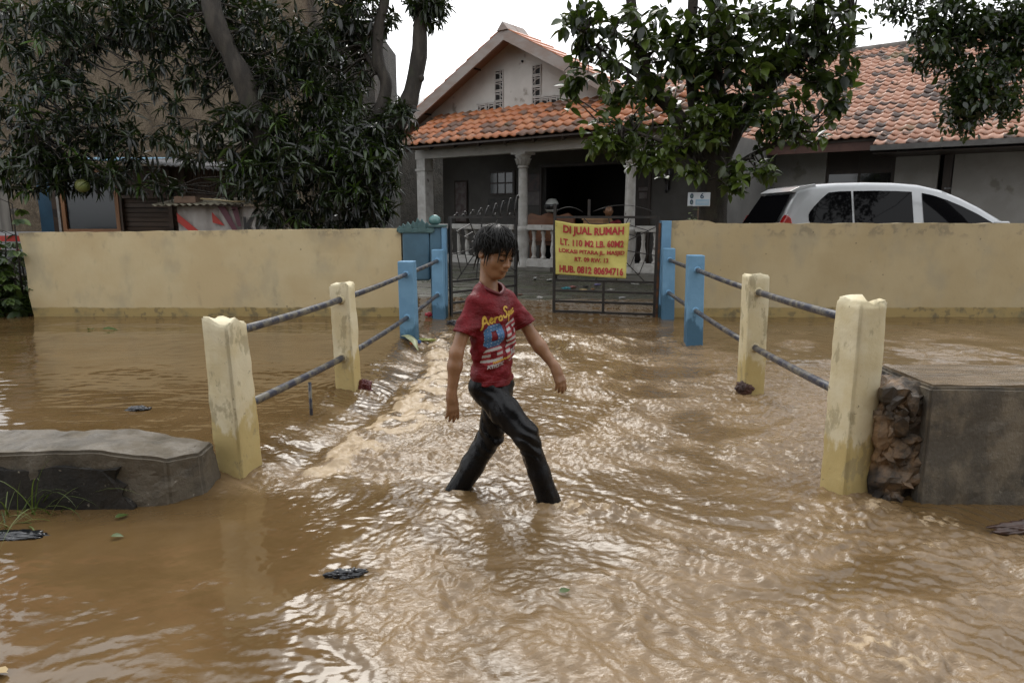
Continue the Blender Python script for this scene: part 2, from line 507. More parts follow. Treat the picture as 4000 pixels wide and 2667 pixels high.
    foam = np.clip(np.maximum(foam, crest * .62) * 1.05, 0, 1)
    return z, foam, T, aer

def build_water():
    xs = axis(-9.0, -2.0, 2.0, 9.5, .0072, 1.4)
    ys = axis(-5.0, 1.5, 3.8, 11.2, .0072, .6, 7.0)
    X, Y = np.meshgrid(xs, ys)
    z, foam, T, aer = water_height(X, Y)
    ny, nx = X.shape
    V = np.stack([X, Y, z], -1).reshape(-1, 3)
    i = np.arange(nx * ny).reshape(ny, nx)
    F = np.stack([i[:-1, :-1], i[:-1, 1:], i[1:, 1:], i[1:, :-1]], -1).reshape(-1, 4)
    me = np_mesh('flood_water', V, F, True)
    vattr(me, 'foam', foam.ravel()); vattr(me, 'chop', T.ravel()); vattr(me, 'aer', aer.ravel())
    m = NT('muddy_water')
    foamv = m.attr('foam'); chop = m.attr('chop')
    w = m.co((1, 1, 1), True)
    ws = m.co((1.0, 2.2, 1), True, (0, 0, math.radians(30)))
    silt = m.ramp(m.noise(1.6, 6, w, .6, 1.2), .35, .7)
    col = m.mix(silt, (.132, .080, .032), (.172, .107, .046))
    col = m.mix(m.attr('aer'), col, (.29, .195, .105))
    fn = m.ramp(m.math('ADD', foamv, m.math('MULTIPLY', m.math('SUBTRACT', m.noise(55, 6, w, .7), .5), 1.5)), .38, .95)
    col = m.mix(fn, col, (.52, .385, .235))
    m.set(base=col, ior=1.44, rough=m.ramp(fn, 0, 1, .04, .42))
    h = m.math('ADD', m.math('MULTIPLY', m.noise(44, 4, ws, .6, .8), 1.0), m.math('MULTIPLY', m.noise(110, 3, w, .6), .15))
    b = m.n.new('ShaderNodeBump'); b.inputs['Distance'].default_value = .0036
    m.t.links.new(h, b.inputs['Height'])
    m.t.links.new(m.ramp(chop, .05, .8, .03, .85), b.inputs['Strength'])
    m.t.links.new(b.outputs[0], m.b.inputs['Normal'])
    o = link('water', me, None, m.m)
    tag(o, 'brown flood water churning over the bridge and the road', 'water', kind='structure')
build_water()

# the bed under the flood: one sheet that reaches the horizon, rising gently into the yard
def build_ground():
    xs = np.concatenate([[-400, -120, -40, -20], np.linspace(-10, 12, 45), [22, 45, 130, 400]])
    ys = np.concatenate([[-300, -60, -15], np.linspace(-6, 30, 73), [50, 120, 400]])
    X, Y = np.meshgrid(xs, ys)
    z = -.16 + .12 * sstep(8.6, 9.4, Y) + .24 * sstep(9.3, 12.8, Y) - .10 * sstep(2.2, 4.5, X) * sstep(8, 9, Y)
    z = z + .014 * pn(X * .9, Y * .9, 81)
    z = np.where(np.abs(X) > 15, np.minimum(z, .1), z)
    ny, nx = X.shape
    i = np.arange(nx * ny).reshape(ny, nx)
    me = np_mesh('ground', np.stack([X, Y, z], -1).reshape(-1, 3), np.stack([i[:-1, :-1], i[:-1, 1:], i[1:, 1:], i[1:, :-1]], -1).reshape(-1, 4))
    m = NT('wet_yard')
    w = m.co((1, 1, 1), True); w2 = m.co((1, 3, 1), True)
    col = m.mix(m.ramp(m.noise(1.6, 8, w2, .65), .4, .62), (.060, .055, .042), (.055, .062, .030))
    col = m.mix(m.ramp(m.noise(7, 6, w2), .6, .72), col, (.17, .15, .10))
    m.set(base=col, rough=m.ramp(m.noise(2.5, 4, w2), .4, .6, .12, .6))
    m.bump(m.noise(14, 8, w), .5, .03)
    tag(link('ground', me, None, m.m), 'wet mossy yard ground under and behind the flood', 'ground', kind='structure')
build_ground()
# ================================================================== WALLS, POSTS, PARAPETS
def wall_paint(name, c1, c2, cy, zline=.09, spots=True):
    m = NT(name)
    w = m.co((1, 1, 1), True); wv = m.co((1.0, 1, .6), True)
    col = m.mix(m.ramp(m.noise(1.3, 7, w, .6), .36, .66), c1, c2)
    col = m.mix(m.math('MULTIPLY', m.ramp(m.noise(2.6, 6, wv), .50, .70), .45), col, (.38, .34, .24))
    col = m.mix(m.math('MULTIPLY', m.ramp(m.noise(9, 5, wv), .58, .74), .28), col, (.28, .245, .16))
    if spots:
        sp = m.math('MULTIPLY', m.ramp(m.voro(7.5, w), .085, .045), m.ramp(m.noise(1.9, 3, w), .50, .60))
        col = m.mix(m.math('MULTIPLY', sp, .8), col, (.10, .085, .05))
    z = m.sep(w)[2]
    mould = m.math('MULTIPLY', m.ramp(z, .90, 1.0), m.ramp(m.noise(7, 7, w, .65), .52, .62))
    col = m.mix(m.math('MULTIPLY', mould, .42), col, (.14, .125, .095))
    band = m.ramp(m.math('SUBTRACT', z, m.math('MULTIPLY', m.noise(5, 5, w), .05)), zline, zline - .018)
    wet = m.mix(m.ramp(m.noise(6, 6, w), .45, .75), cy, (.20, .17, .09))
    col = m.mix(band, col, wet)
    dk = m.math('MULTIPLY', m.ramp(m.noise(10, 6, w), .56, .66), band)
    col = m.mix(m.math('MULTIPLY', dk, .5), col, (.08, .07, .05))
    m.set(base=col, rough=.75)
    m.bump(m.noise(30, 7, w), .35, .004)
    return m.m
M_WALL = wall_paint('cream_render', (.60, .47, .26), (.66, .55, .33), (.42, .31, .12))
M_WALLR = wall_paint('cream_render_dull', (.50, .39, .21), (.56, .45, .26), (.40, .29, .11))

def ragged_wall(name, x0, x1, y0, th, ztop, mat, label, ragL=False, step=None, seed=0):
    """boundary wall with a hand-trowelled top edge"""
    n = 90
    xs = np.linspace(x0, x1, n)
    top = ztop(xs) + .006 * vn3(xs * 5, 0, 0, seed) + .004 * vn3(xs * 17, 0, 0, seed + 1)
    mb = MB(); mb.smooth = False
    zs = [-.2, .0, .25, .5, .75, None]
    V = []; F = []
    def vid(r, k, side): return side * n * len(zs) + r * n + k
    for side, y in ((0, y0), (1, y0 + th)):
        for r, z in enumerate(zs):
            for k in range(n):
                x = xs[k]
                if ragL and k == 0 and side == 0: x = x + .012 * math.sin(r * 2.3) - .02 + (.05 * (1 - r / 5.))
                V.append((x, y + .006 * float(vn3(x * 2.5, r * 1.3, side * 7, seed + 2)), top[k] if z is None else z))
    R = len(zs)
    for r in range(R - 1):
        for k in range(n - 1):
            F.append((vid(r, k, 0), vid(r, k + 1, 0), vid(r + 1, k + 1, 0), vid(r + 1, k, 0)))
            F.append((vid(r, k, 1), vid(r + 1, k, 1), vid(r + 1, k + 1, 1), vid(r, k + 1, 1)))
    for k in range(n - 1): F.append((vid(R - 1, k, 0), vid(R - 1, k + 1, 0), vid(R - 1, k + 1, 1), vid(R - 1, k, 1)))
    for r in range(R - 1):
        F.append((vid(r, 0, 0), vid(r + 1, 0, 0), vid(r + 1, 0, 1), vid(r, 0, 1)))
        F.append((vid(r, n - 1, 0), vid(r, n - 1, 1), vid(r + 1, n - 1, 1), vid(r + 1, n - 1, 0)))
    mb.add(V, F, False)
    o = mb.build(name, mat)
    return tag(o, label, 'wall', kind='thing')
ragged_wall('boundary_wall', -5.74, -1.30, 8.24, .13, lambda x: .985 + .012 * (x + 5.7), M_WALL, 'cream rendered boundary wall in front of the wooden shack and mango tree', True, seed=3)
ragged_wall('boundary_wall', 1.86, 9.6, 8.24, .13, lambda x: np.where(x < 2.38, 1.125, 1.095), M_WALLR, 'cream rendered boundary wall in front of the white car', seed=9)

# ---- blue gate pillars
def blue_paint(name, c, dark):
    m = NT(name)
    w = m.co((1, 1, 1), True); z = m.sep(w)[2]
    col = m.mix(m.ramp(m.noise(4, 7, w, .6), .38, .66), c, tuple(v * .78 for v in c))
    col = m.mix(m.math('MULTIPLY', m.ramp(m.noise(3.5, 6, m.co((1, 1, .4), True)), .56, .68), .5), col, (.14, .20, .19))
    edge = m.math('SUBTRACT', z, m.math('MULTIPLY', m.noise(14, 4, w), .10))
    col = m.mix(m.ramp(edge, .10, .07), col, dark)
    m.set(base=col, rough=.55)
    m.bump(m.noise(45, 5, w), .25, .003)
    return m.m
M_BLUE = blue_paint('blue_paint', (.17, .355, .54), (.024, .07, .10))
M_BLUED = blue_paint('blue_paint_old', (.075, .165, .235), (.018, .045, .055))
M_TEAL = simple('teal_cement', (.055, .12, .125), (.085, .16, .16), 14, .7, .5, 40, .01)

gp = empty('gate_pillar', (-1.02, 8.28, 0))
tag(gp, 'blue painted gate pillar topped by a scalloped crest and a round ball', 'pillar')
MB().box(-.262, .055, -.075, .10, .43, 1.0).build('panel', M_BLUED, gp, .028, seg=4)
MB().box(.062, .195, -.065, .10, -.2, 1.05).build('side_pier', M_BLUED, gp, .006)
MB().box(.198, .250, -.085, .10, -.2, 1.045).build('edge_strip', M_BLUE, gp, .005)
MB().box(.048, .254, -.095, .115, 1.052, 1.078).build('cap', M_TEAL, gp, .004)
b_ = MB(); b_.lathe([(.02, 0), (.055, .012), (.072, .045), (.066, .085), (.035, .112), (.004, .12)], (.115, 0, 1.075), 20); b_.build('ball', simple('glazed_teal', (.10, .22, .22), (.14, .28, .27), 8, .22), gp)
# scalloped crest of shells
cr = MB()
for k, (x, h, w_) in enumerate(((-.29, .07, .035), (-.245, .095, .045), (-.19, .115, .05), (-.13, .125, .05), (-.075, .16, .055), (-.025, .15, .05), (.03, .115, .05), (.075, .08, .045))):
    cr.poly([(x - w_, 1.0), (x - w_ * .9, 1.0 + h * .55), (x - w_ * .35, 1.0 + h * .72), (x - w_ * .1, 1.0 + h), (x + w_ * .35, 1.0 + h * .78), (x + w_ * .8, 1.0 + h * .6), (x + w_, 1.0)], -.07 - .012 * (k % 3), -.02 + .01 * (k % 2))
cr.box(-.30, .10, -.09, .06, .985, 1.035)
cro = cr.build('crest', M_TEAL, gp, .006)
gp2 = empty('gate_pillar', (1.80, 8.25, 0))
tag(gp2, 'plain blue gate pillar at the end of the wall by the white car', 'pillar')
MB().box(-.055, .055, -.05, .10, -.2, 1.125).build('pier', M_BLUE, gp2, .005)
MB().box(-.088, -.062, -.02, .06, -.2, 1.10).build('hinge_post', simple('rust_iron', (.05, .035, .025), (.16, .06, .02), 12, .8, .4, 60, .004), gp2)

# ---- railing posts and pipes
def post_paint(name, c1, c2, low, blue=False):
    m = NT(name)
    w = m.co((1, 1, 1), True); z = m.sep(w)[2]
    col = m.mix(m.ramp(m.noise(5, 7, w, .6), .38, .62), c1, c2)
    # old yellow coat showing through in ragged patches, and the wet foot
    pz = m.math('ADD', m.math('MULTIPLY', z, -1.1), m.noise(6, 6, m.co((1, 1, .45), True), .6))
    col = m.mix(m.math('MULTIPLY', m.ramp(pz, .22, .30), .85), col, low)
    if not blue:
        col = m.mix(m.math('MULTIPLY', m.ramp(m.noise(9, 7, m.co((1, 1, .5), True), .65), .56, .62), .6), col, (.36, .30, .17))
        chip = m.ramp(m.noise(26, 6, w, .7), .655, .675)
        col = m.mix(m.math('MULTIPLY', chip, .75), col, (.13, .10, .06))
    m.set(base=col, rough=.6)
    m.bump(m.math('ADD', m.noise(38, 7, w, .6), m.math('MULTIPLY', m.noise(9, 4, w), 2.0)), .4, .005)
    return m.m
M_POSTC = post_paint('cream_post_paint', (.82, .73, .50), (.74, .63, .38), (.58, .44, .16))
M_POSTB = post_paint('blue_post_paint', (.185, .38, .57), (.15, .325, .50), (.045, .13, .21), True)
def pipe_mat():
    m = NT('weathered_pipe')
    co = m.co((1, 1, 1), True)
    col = m.mix(m.ramp(m.noise(16, 7, co, .65), .45, .6), (.028, .032, .055), (.17, .155, .12))
    m.set(base=col, rough=.45); m.bump(m.noise(60, 5, co), .3, .002); return m.m
M_PIPE = pipe_mat()
M_MORTAR = simple('mortar_collar', (.62, .54, .34), (.45, .38, .24), 20, .8, .6, 60, .006)

def railing(name, label, posts, pipez):
    root = empty(name, (posts[0][0], posts[0][1], 0))
    tag(root, label, 'railing', 'bridge railings')
    O_ = Vector(root.location)
    for i, (x, y, zt, w, yaw, lx, ly, mat, worn) in enumerate(posts):
        mb = MB()
        n = 9; V = []; F = []
        for k in range(n):
            t = k / (n - 1); z = -.18 + (zt + .18) * t
            ww = w / 2 * (1.04 - .06 * t)
            for cx, cy in ((-1, -1), (1, -1), (1, 1), (-1, 1)):
                V.append((cx * ww + lx * t, cy * ww + ly * t, z))
        for k in range(n - 1):
            for j in range(4): F.append((k * 4 + j, k * 4 + (j + 1) % 4, k * 4 + 4 + (j + 1) % 4, k * 4 + 4 + j))
        F += [(3, 2, 1, 0), tuple((n - 1) * 4 + j for j in range(4))]
        mb.add(V, F, False)
        o = mb.build('post', mat, root, loc=Vector((x, y, 0)) - O_, rot=(0, 0, yaw))
        if worn:
            # soften the arrises, then knock the top about
            bm = bmesh.new(); bm.from_mesh(o.data)
            bmesh.ops.bevel(bm, geom=[e for e in bm.edges if len(e.link_faces) == 2 and e.calc_face_angle(0) > .5], offset=.010, segments=2, affect='EDGES')
            bm.to_mesh(o.data); bm.free()
            roughen(o, .007 * worn, 11, .035, i * 3 + int(x * 10))
            for v in o.data.vertices:
                c = v.co
                if c.z > zt - .035:
                    c.z += .030 * worn * float(vn3(c.x * 22, c.y * 22, 3, i + int(x * 7))) - .012 * worn
            o.data.polygons.foreach_set('use_smooth', [True] * len(o.data.polygons))
            o.modifiers.new('n', 'WEIGHTED_NORMAL')
        else:
            b = o.modifiers.new('b', 'BEVEL'); b.width = .008; b.segments = 2
        col = []
    for lev in (0, 1):
        for i in range(len(posts) - 1):
            a, b = posts[i], posts[i + 1]
            za, zb = pipez[lev][i], pipez[lev][i + 1]
            A_ = Vector((a[0] + a[5] * .6, a[1], za)); B_ = Vector((b[0] + b[5] * .6, b[1], zb))
            d = (B_ - A_)
            pts = [A_ + d * t + Vector((0, 0, -.006 * math.sin(math.pi * t))) - O_ for t in (0, .25, .5, .75, 1)]
            MB().tube(pts, .021, 12).build('pipe', M_PIPE, root)
            u = d.normalized()
            for P, s_, w_ in ((A_, 1, a[3]), (B_, -1, b[3])):
                if w_ > .12:
                    q = P + u * s_ * (w_ * .5 - .012) - O_
                    c = MB().tube([q, q + u * s_ * .016, q + u * s_ * .026], [.036, .032, .024], 12).build('mortar_collar', M_MORTAR if P is A_ and i < 1 or (P is B_ and i < 1) else (a if P is A_ else b)[7], root)
    return root
PC, PB = M_POSTC, M_POSTB
railing('bridge_railing', 'railing of posts and pipes beside the low worn concrete kerb', [
    (-1.300, 3.18, .735, .150, math.radians(-20), -.035, 0, PC, 1.0), (-1.125, 4.68, .745, .135, math.radians(-10), -.02, 0, PC, .8),
    (-.985, 6.62, .765, .150, math.radians(-5), -.01, 0, PB, 0), (-.855, 8.12, .80, .135, math.radians(-4), 0, 0, PB, 0)],
    ((.655, .64, .645, .675), (.285, .245, .235, .285)))
railing('bridge_railing', 'railing of posts and pipes beside the tall concrete parapet with rubble end', [
    (1.505, 2.98, .845, .150, math.radians(19), .0, 0, PC, 1.15), (1.665, 4.72, .81, .140, math.radians(6), -.015, 0, PC, .5),
    (1.735, 6.55, .825, .150, math.radians(-3), -.02, 0, PB, 0), (1.825, 8.08, .815, .135, math.radians(-4), -.02, 0, PB, 0)],
    ((.745, .685, .692, .685), (.40, .305, .312, .312)))

# ---- concrete parapets
def concrete(name, c1, c2, dark, streak=True, thr=.5):
    m = NT(name)
    w = m.co((1, 1, 1), True); st = m.co((1.6, 1.6, .8) if streak else (1, 1, 1), True)
    col = m.mix(m.ramp(m.noise(4, 9, st, .68), .42, .62), c1, c2)
    col = m.mix(m.math('MULTIPLY', m.ramp(m.noise(2.2, 8, w, .65), thr, thr + .12), .9), col, dark)
    col = m.mix(m.math('MULTIPLY', m.ramp(m.noise(33, 5, w, .7), .66, .70), .6), col, (.42, .38, .30))
    m.set(base=col, rough=m.ramp(m.noise(6, 3, w), .4, .6, .5, .9))
    m.bump(m.math('ADD', m.noise(22, 9, st, .7), m.math('MULTIPLY', m.noise(60, 5, w), .6)), .6, .010)
    return m.m
M_CONR = concrete('stained_concrete', (.115, .098, .075), (.23, .19, .135), (.070, .062, .052), True, .50)
M_CONL = concrete('wet_concrete_top', (.150, .124, .088), (.085, .071, .050), (.05, .042, .031), False, .55)
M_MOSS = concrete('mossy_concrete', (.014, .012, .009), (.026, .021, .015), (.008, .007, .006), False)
M_RUB = concrete('broken_rubble', (.050, .038, .027), (.24, .145, .072), (.014, .012, .011), False, .47)

kp = empty('concrete_kerb', (-2.3, 2.95, 0))
tag(kp, 'low mossy concrete kerb with a flat worn top, half drowned beside the leaning cream post', 'kerb')
o = MB()
prof = [(-4.2, .205), (-2.6, .215), (-1.72, .222), (-1.47, .175)]
V = []; F = []
for x, z in prof:
    cut = .0 if x < -1.6 else .03
    V += [(x + 2.3, 2.79 - 2.95 + cut, -.2), (x + 2.3, 2.79 - 2.95 + cut, z), (x + 2.3, 3.10 - 2.95 - cut * .3, z + .006), (x + 2.3, 3.16 - 2.95, -.2)]
x = -1.335
V += [(x + 2.3 - .02, 2.93 - 2.95, -.2), (x + 2.3 - .035, 2.93 - 2.95, .165), (x + 2.3 - .04, 3.08 - 2.95, .17), (x + 2.3, 3.10 - 2.95, -.2)]
for k in range(4):
    for j in range(3): F.append((k * 4 + j, k * 4 + j + 1, k * 4 + 5 + j, k * 4 + 4 + j))
F += [(16, 17, 18, 19), (0, 3, 2, 1)]
o.add(V, F, False)
top = o.build('block', M_CONL, kp)
bm = bmesh.new(); bm.from_mesh(top.data)
bmesh.ops.bevel(bm, geom=[e for e in bm.edges if len(e.link_faces) == 2 and e.calc_face_angle(0) > .5], offset=.012, segments=2, affect='EDGES')
bm.to_mesh(top.data); bm.free()
roughen(top, .020, 8, .028, 4)
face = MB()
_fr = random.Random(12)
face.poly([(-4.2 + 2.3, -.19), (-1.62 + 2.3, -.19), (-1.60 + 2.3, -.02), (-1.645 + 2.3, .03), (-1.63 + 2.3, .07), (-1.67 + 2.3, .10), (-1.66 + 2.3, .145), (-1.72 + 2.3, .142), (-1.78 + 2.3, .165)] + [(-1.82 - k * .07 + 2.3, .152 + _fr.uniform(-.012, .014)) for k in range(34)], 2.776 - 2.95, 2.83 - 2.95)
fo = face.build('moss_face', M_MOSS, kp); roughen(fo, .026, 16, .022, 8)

rp = empty('concrete_parapet', (2.2, 3.05, 0))
tag(rp, 'tall streaked concrete parapet with a wet flat top beside the thick cream post', 'parapet')
o = MB().box(1.755 - 2.2, 3.9, 2.83 - 3.05, 3.27 - 3.05, -.25, .485).build('block', M_CONR, rp)
bm = bmesh.new(); bm.from_mesh(o.data)
bmesh.ops.bevel(bm, geom=[e for e in bm.edges], offset=.012, segments=2, affect='EDGES'); bm.to_mesh(o.data); bm.free()
roughen(o, .012, 6, .04, 5)
mw = NT('wet_cement_top'); w = mw.co((1, 1, 1), True)
mw.set(base=mw.mix(mw.ramp(mw.noise(5, 7, mw.co((1, 4, 1), True)), .4, .65), (.26, .20, .135), (.16, .125, .085)), rough=.16); mw.bump(mw.noise(9, 5, mw.co((1, 4, 1), True)), .5, .012)
o = MB().box(1.772 - 2.2, 3.9, 2.848 - 3.05, 3.25 - 3.05, .470, .494).build('top_slab', mw.m, rp); roughen(o, .008, 8, .05, 6)
# broken end: stones set in mortar, each its own piece
core = MB().box(1.58 - 2.2, 1.78 - 2.2, 2.87 - 3.05, 3.24 - 3.05, -.25, .462).build('rubble_core', M_RUB, rp); roughen(core, .050, 15, .022, 7)
rs = random.Random(5)
for k in range(26):
    r = rs.uniform(.020, .046)
    bm = bmesh.new(); bmesh.ops.create_icosphere(bm, subdivisions=2, radius=r)
    for v in bm.verts:
        c = v.co / r; v.co = Vector((v.co.x * 1.25, v.co.y * .7, v.co.z * .85)) * (1 + .75 * float(vn3(c.x * 1.9, c.y * 1.9, c.z * 1.9, k)))
    me = bpy.data.meshes.new('stone'); bm.to_mesh(me); bm.free()
    link('stone', me, rp, M_RUB, (rs.uniform(1.60, 1.75) - 2.2, rs.uniform(2.865, 2.90) - 3.05, rs.uniform(-.05, .44)), (rs.uniform(0, 3), rs.uniform(0, 3), rs.uniform(0, 3)))
# ================================================================== GATE, BANNER
M_IRON = simple('black_iron', (.012, .012, .013), (.03, .026, .022), 18, .38, .2, 80, .002)
def text_mesh(txt, bold=.0, shear=0, res=3):
    cu = bpy.data.curves.new('txt', 'FONT'); cu.body = txt; cu.size = 1; cu.offset = bold; cu.resolution_u = res; cu.shear = shear
    o = bpy.data.objects.new('txt', cu); COL.objects.link(o)
    dg = bpy.context.evaluated_depsgraph_get()
    me = bpy.data.meshes.new_from_object(o.evaluated_get(dg))
    bpy.data.objects.remove(o); bpy.data.curves.remove(cu)
    V = np.zeros(len(me.vertices) * 3, dtype=np.float32); me.vertices.foreach_get('co', V); V = V.reshape(-1, 3)
    F = [tuple(p.vertices) for p in me.polygons]
    bpy.data.meshes.remove(me)
    V[:, :2] -= V[:, :2].min(0); V[:, :2] /= np.maximum(V[:, :2].max(0), 1e-6)
    return V, F
def lettering(lines, fn, mat, parent, name='lettering'):
    """lines: (text,x0,x1,y0,y1,bold); fn maps (x,y) arrays to points"""
    mb = MB()
    for txt, x0, x1, y0, y1, bold in lines:
        V, F = text_mesh(txt, bold)
        mb.add(fn(x0 + V[:, 0] * (x1 - x0), y0 + V[:, 1] * (y1 - y0)), F, False)
    return mb.build(name, mat, parent)

def gate_leaf(a, b, label, web, ornament):
    a = Vector(a); b = Vector(b); d = b - a; w = d.length
    root = empty('gate_leaf', (a.x, a.y, 0), math.atan2(d.y, d.x))
    tag(root, label, 'gate', 'gate leaves')
    zt, zb = 1.165, .02
    for x in (0, w): MB().box(x - .016, x + .016, -.016, .016, zb - .06, zt + (.16 if ornament == 'posts' and x == w else .01)).build('stile', M_IRON, root)
    for z in (zt, .405, .275, .145, zb): MB().box(.0165, w - .0165, -.014, .014, z - .014, z + .014).build('rail', M_IRON, root)
    MB().box(w * .5 - .015, w * .5 + .015, -.0125, .0125, zb + .0145, .39).build('middle_bar', M_IRON, root)
    cx, cz = w * .42, .80
    rim = lambda an: min(((w - cx) if math.cos(an) > 0 else cx) / max(abs(math.cos(an)), 1e-6), ((zt - cz) if math.sin(an) > 0 else cz - .405) / max(abs(math.sin(an)), 1e-6)) - .015
    N_ = 10
    for k in range(N_):
        an = 2 * math.pi * (k + .25) / N_
        L = rim(an)
        MB().beam((cx, .0, cz), (cx + L * math.cos(an), 0, cz + L * math.sin(an)), .011, .011, (0, 1, 0)).build('web_spoke', M_IRON, root)
    for q in (.28, .55, .82):
        mb = MB()
        pts = []
        for k in range(N_ + 1):
            an = 2 * math.pi * (k + .25) / N_; L = rim(an) * q
            pts.append((cx + L * math.cos(an), -.006, cz + L * math.sin(an)))
        for p, r in zip(pts, pts[1:]): mb.beam(p, r, .009, .009, (0, 1, 0))
        mb.build('web_ring', M_IRON, root)
    if ornament == 'curls':
        for k, x in enumerate(np.linspace(.06, w - .02, 9)):
            t = x / w; h = .03 + .27 * t ** 1.5
            pts = [(x, 0, zt)] + [(x - .01 * math.sin(5 * q) + .03 * q * q, 0, zt + h * q) for q in (.3, .6, .85)]
            tip = Vector(pts[-1])
            for an in range(0, 270, 40):
                r = .030 * (1 - an / 420); pts.append((tip.x + .03 - r * math.cos(math.radians(an)), 0, tip.z + r * math.sin(math.radians(an))))
            MB().tube(pts, .008, 6).build('curl', M_IRON, root)
            if k % 2: MB().tube([(x + .03, 0, zt), (x + .032, 0, zt + .03), (x + .045, 0, zt + .05)], [.01, .014, .006], 6).build('bud', M_IRON, root)
    else:
        MB().box(w * .66 - .015, w * .66 + .015, -.015, .015, zt + .0145, zt + .21).build('spike', M_IRON, root)
        for x0, x1, h in ((w, w * .72, .10), (w * .62, .06, .12)):
            MB().tube([(x0 + (x1 - x0) * t, 0, zt + .02 + h * math.sin(math.pi * (t * .8 + .1)) ** .8) for t in np.linspace(0, 1, 9)], .0035, 5).build('wire', M_IRON, root)
        MB().box(w - .02, w + .05, -.03, .02, .50, .56).box(w - .03, w + .0, -.045, -.0165, .42, .60).build('latch', M_IRON, root)
    return root
gate_leaf((-.735, 8.36), (.05, 9.20), 'open black iron gate leaf with spider web bars and curled spikes on top', True, 'curls')
gate_leaf((1.70, 8.26), (.52, 8.58), 'black iron gate leaf carrying the yellow for-sale banner', True, 'posts')

def banner_pt(x, y):
    x = np.asarray(x, dtype=float); y = np.asarray(y, dtype=float)   # x 0..1 along, y 0..1 up
    L0, R0, L1, R1 = (.535, .475), (1.36, .445), (.52, 1.125), (1.385, 1.105)
    px = (L0[0] * (1 - x) + R0[0] * x) * (1 - y) + (L1[0] * (1 - x) + R1[0] * x) * y
    pz = (L0[1] * (1 - x) + R0[1] * x) * (1 - y) + (L1[1] * (1 - x) + R1[1] * x) * y
    pz = pz - .035 * np.sin(np.pi * np.clip(x, 0, 1)) ** .8 * y + .004 * np.sin(x * 19) * y
    py = 8.58 - (px - .52) * (.32 / 1.18) - .035 + .012 * np.sin(x * 7 + y * 3) + .009 * np.sin(x * 4 - y * 9 + 1) * (1 - .3 * y) - .010 * np.exp(-((x - 1 + y * .8) / .08) ** 2)
    return np.stack([px, py, pz], -1)
def build_banner():
    m = NT('yellow_cloth'); w = m.co((1, 1, 1), True)
    col = m.mix(m.ramp(m.noise(7, 6, w), .4, .65), (.66, .58, .155), (.58, .49, .13))
    col = m.mix(m.math('MULTIPLY', m.ramp(m.noise(12, 7, m.co((1, 1, 1), True), .7), .6, .7), .6), col, (.36, .25, .05))
    m.set(base=col, rough=.7); m.bump(m.noise(14, 4, m.co((1, 1, 2), True)), .35, .012)
    nx, ny = 44, 34
    X, Y = np.meshgrid(np.linspace(0, 1, nx), np.linspace(0, 1, ny))
    P = banner_pt(X, Y).reshape(-1, 3)
    i = np.arange(nx * ny).reshape(ny, nx)
    F = np.stack([i[:-1, :-1], i[:-1, 1:], i[1:, 1:], i[1:, :-1]], -1).reshape(-1, 4)
    root = empty('for_sale_banner', (.95, 8.42, .44))
    tag(root, 'yellow cloth banner with red DI JUAL RUMAH lettering tied to the gate', 'banner')
    o = link('cloth', np_mesh('cloth', P - np.array(root.location), F), root, m.m)
    so = o.modifiers.new('t', 'SOLIDIFY'); so.thickness = .002; so.offset = 1
    mr = NT('red_print'); mr.set(base=mr.mix(mr.ramp(mr.noise(40, 5, mr.co((1, 1, 1), True)), .45, .7), (.42, .022, .03), (.48, .07, .05)), rough=.7)
    f = lambda x, y: banner_pt(x, y) - np.array(root.location) + np.array((0, -.010, 0))
    lettering([('DI JUAL RUMAH', .11, .93, .755, .945, .04), ('LT. 110 M2 LB. 60M2', .07, .94, .565, .695, .036), ('LOKASI PITARA JL. MASJID', .05, .96, .405, .505, .034),
               ('RT. 09 RW. 13', .27, .74, .275, .365, .034), ('HUB. 0812 80694716', .055, .955, .045, .19, .04)], f, mr.m, root)
    for cx, cy in ((0, 0), (1, 0), (0, 1), (1, 1)):
        p = banner_pt(cx, cy) - np.array(root.location); q = p + np.array(((cx - .5) * .03, .035, .03))
        MB().tube([p, (p + q) / 2 + np.array((0, -.01, 0)), q], .004, 5).build('tie_cord', M_IRON, root)
build_banner()

# ================================================================== HOUSE WITH PORCH
HA = math.radians(38)
HO = Vector((.2, 13.0, 0))
M_WHITE = simple('old_white_wall', (.70, .68, .64), (.62, .60, .56), 3, .8, .3, 30, .006, c3=(.33, .30, .26), s3=2.4, t3=.62)
M_TRIM = simple('old_white_trim', (.64, .63, .60), (.50, .48, .45), 9, .7, .4, 30, .006, c3=(.17, .15, .13), s3=7, t3=.63)
M_SOFFIT = simple('brown_soffit', (.33, .22, .16), (.28, .19, .14), 4, .7)
M_BARGE = simple('weathered_barge', (.42, .37, .34), (.36, .28, .24), 7, .8, .4, 30, .006, stretch=(.4, 1, 1))
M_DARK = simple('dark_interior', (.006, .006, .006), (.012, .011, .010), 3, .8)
M_DARKWOOD = simple('dark_wood', (.030, .018, .011), (.05, .03, .018), 10, .5, .3, 40, .004, stretch=(1, 1, .2))
M_GLASS = NT('dark_glass').set(base=(.012, .013, .014), rough=.06, spec=.6).m
def tile_mat(name, c1, c2, dirt, amt, moss=(.10, .11, .035)):
    m = NT(name)
    r = m.attr('tint')
    col = m.mix(r, c1, c2)
    w = m.co((1, 1, 1), True)
    col = m.mix(m.ramp(m.math('ADD', m.noise(2.3, 6, w, .65), m.math('MULTIPLY', m.math('SUBTRACT', r, .5), .5)), amt, amt + .12), col, dirt)
    col = m.mix(m.math('MULTIPLY', m.ramp(m.noise(1.1, 6, w, .6), .60, .72), .7), col, moss)
    m.set(base=col, rough=.38)
    m.bump(m.noise(30, 5, w), .3, .006); return m.m
M_TILE = tile_mat('orange_tile', (.56, .19, .07), (.64, .27, .12), (.20, .10, .06), .53)
M_TILE2 = tile_mat('pink_old_tile', (.48, .235, .15), (.66, .385, .275), (.10, .065, .052), .585)

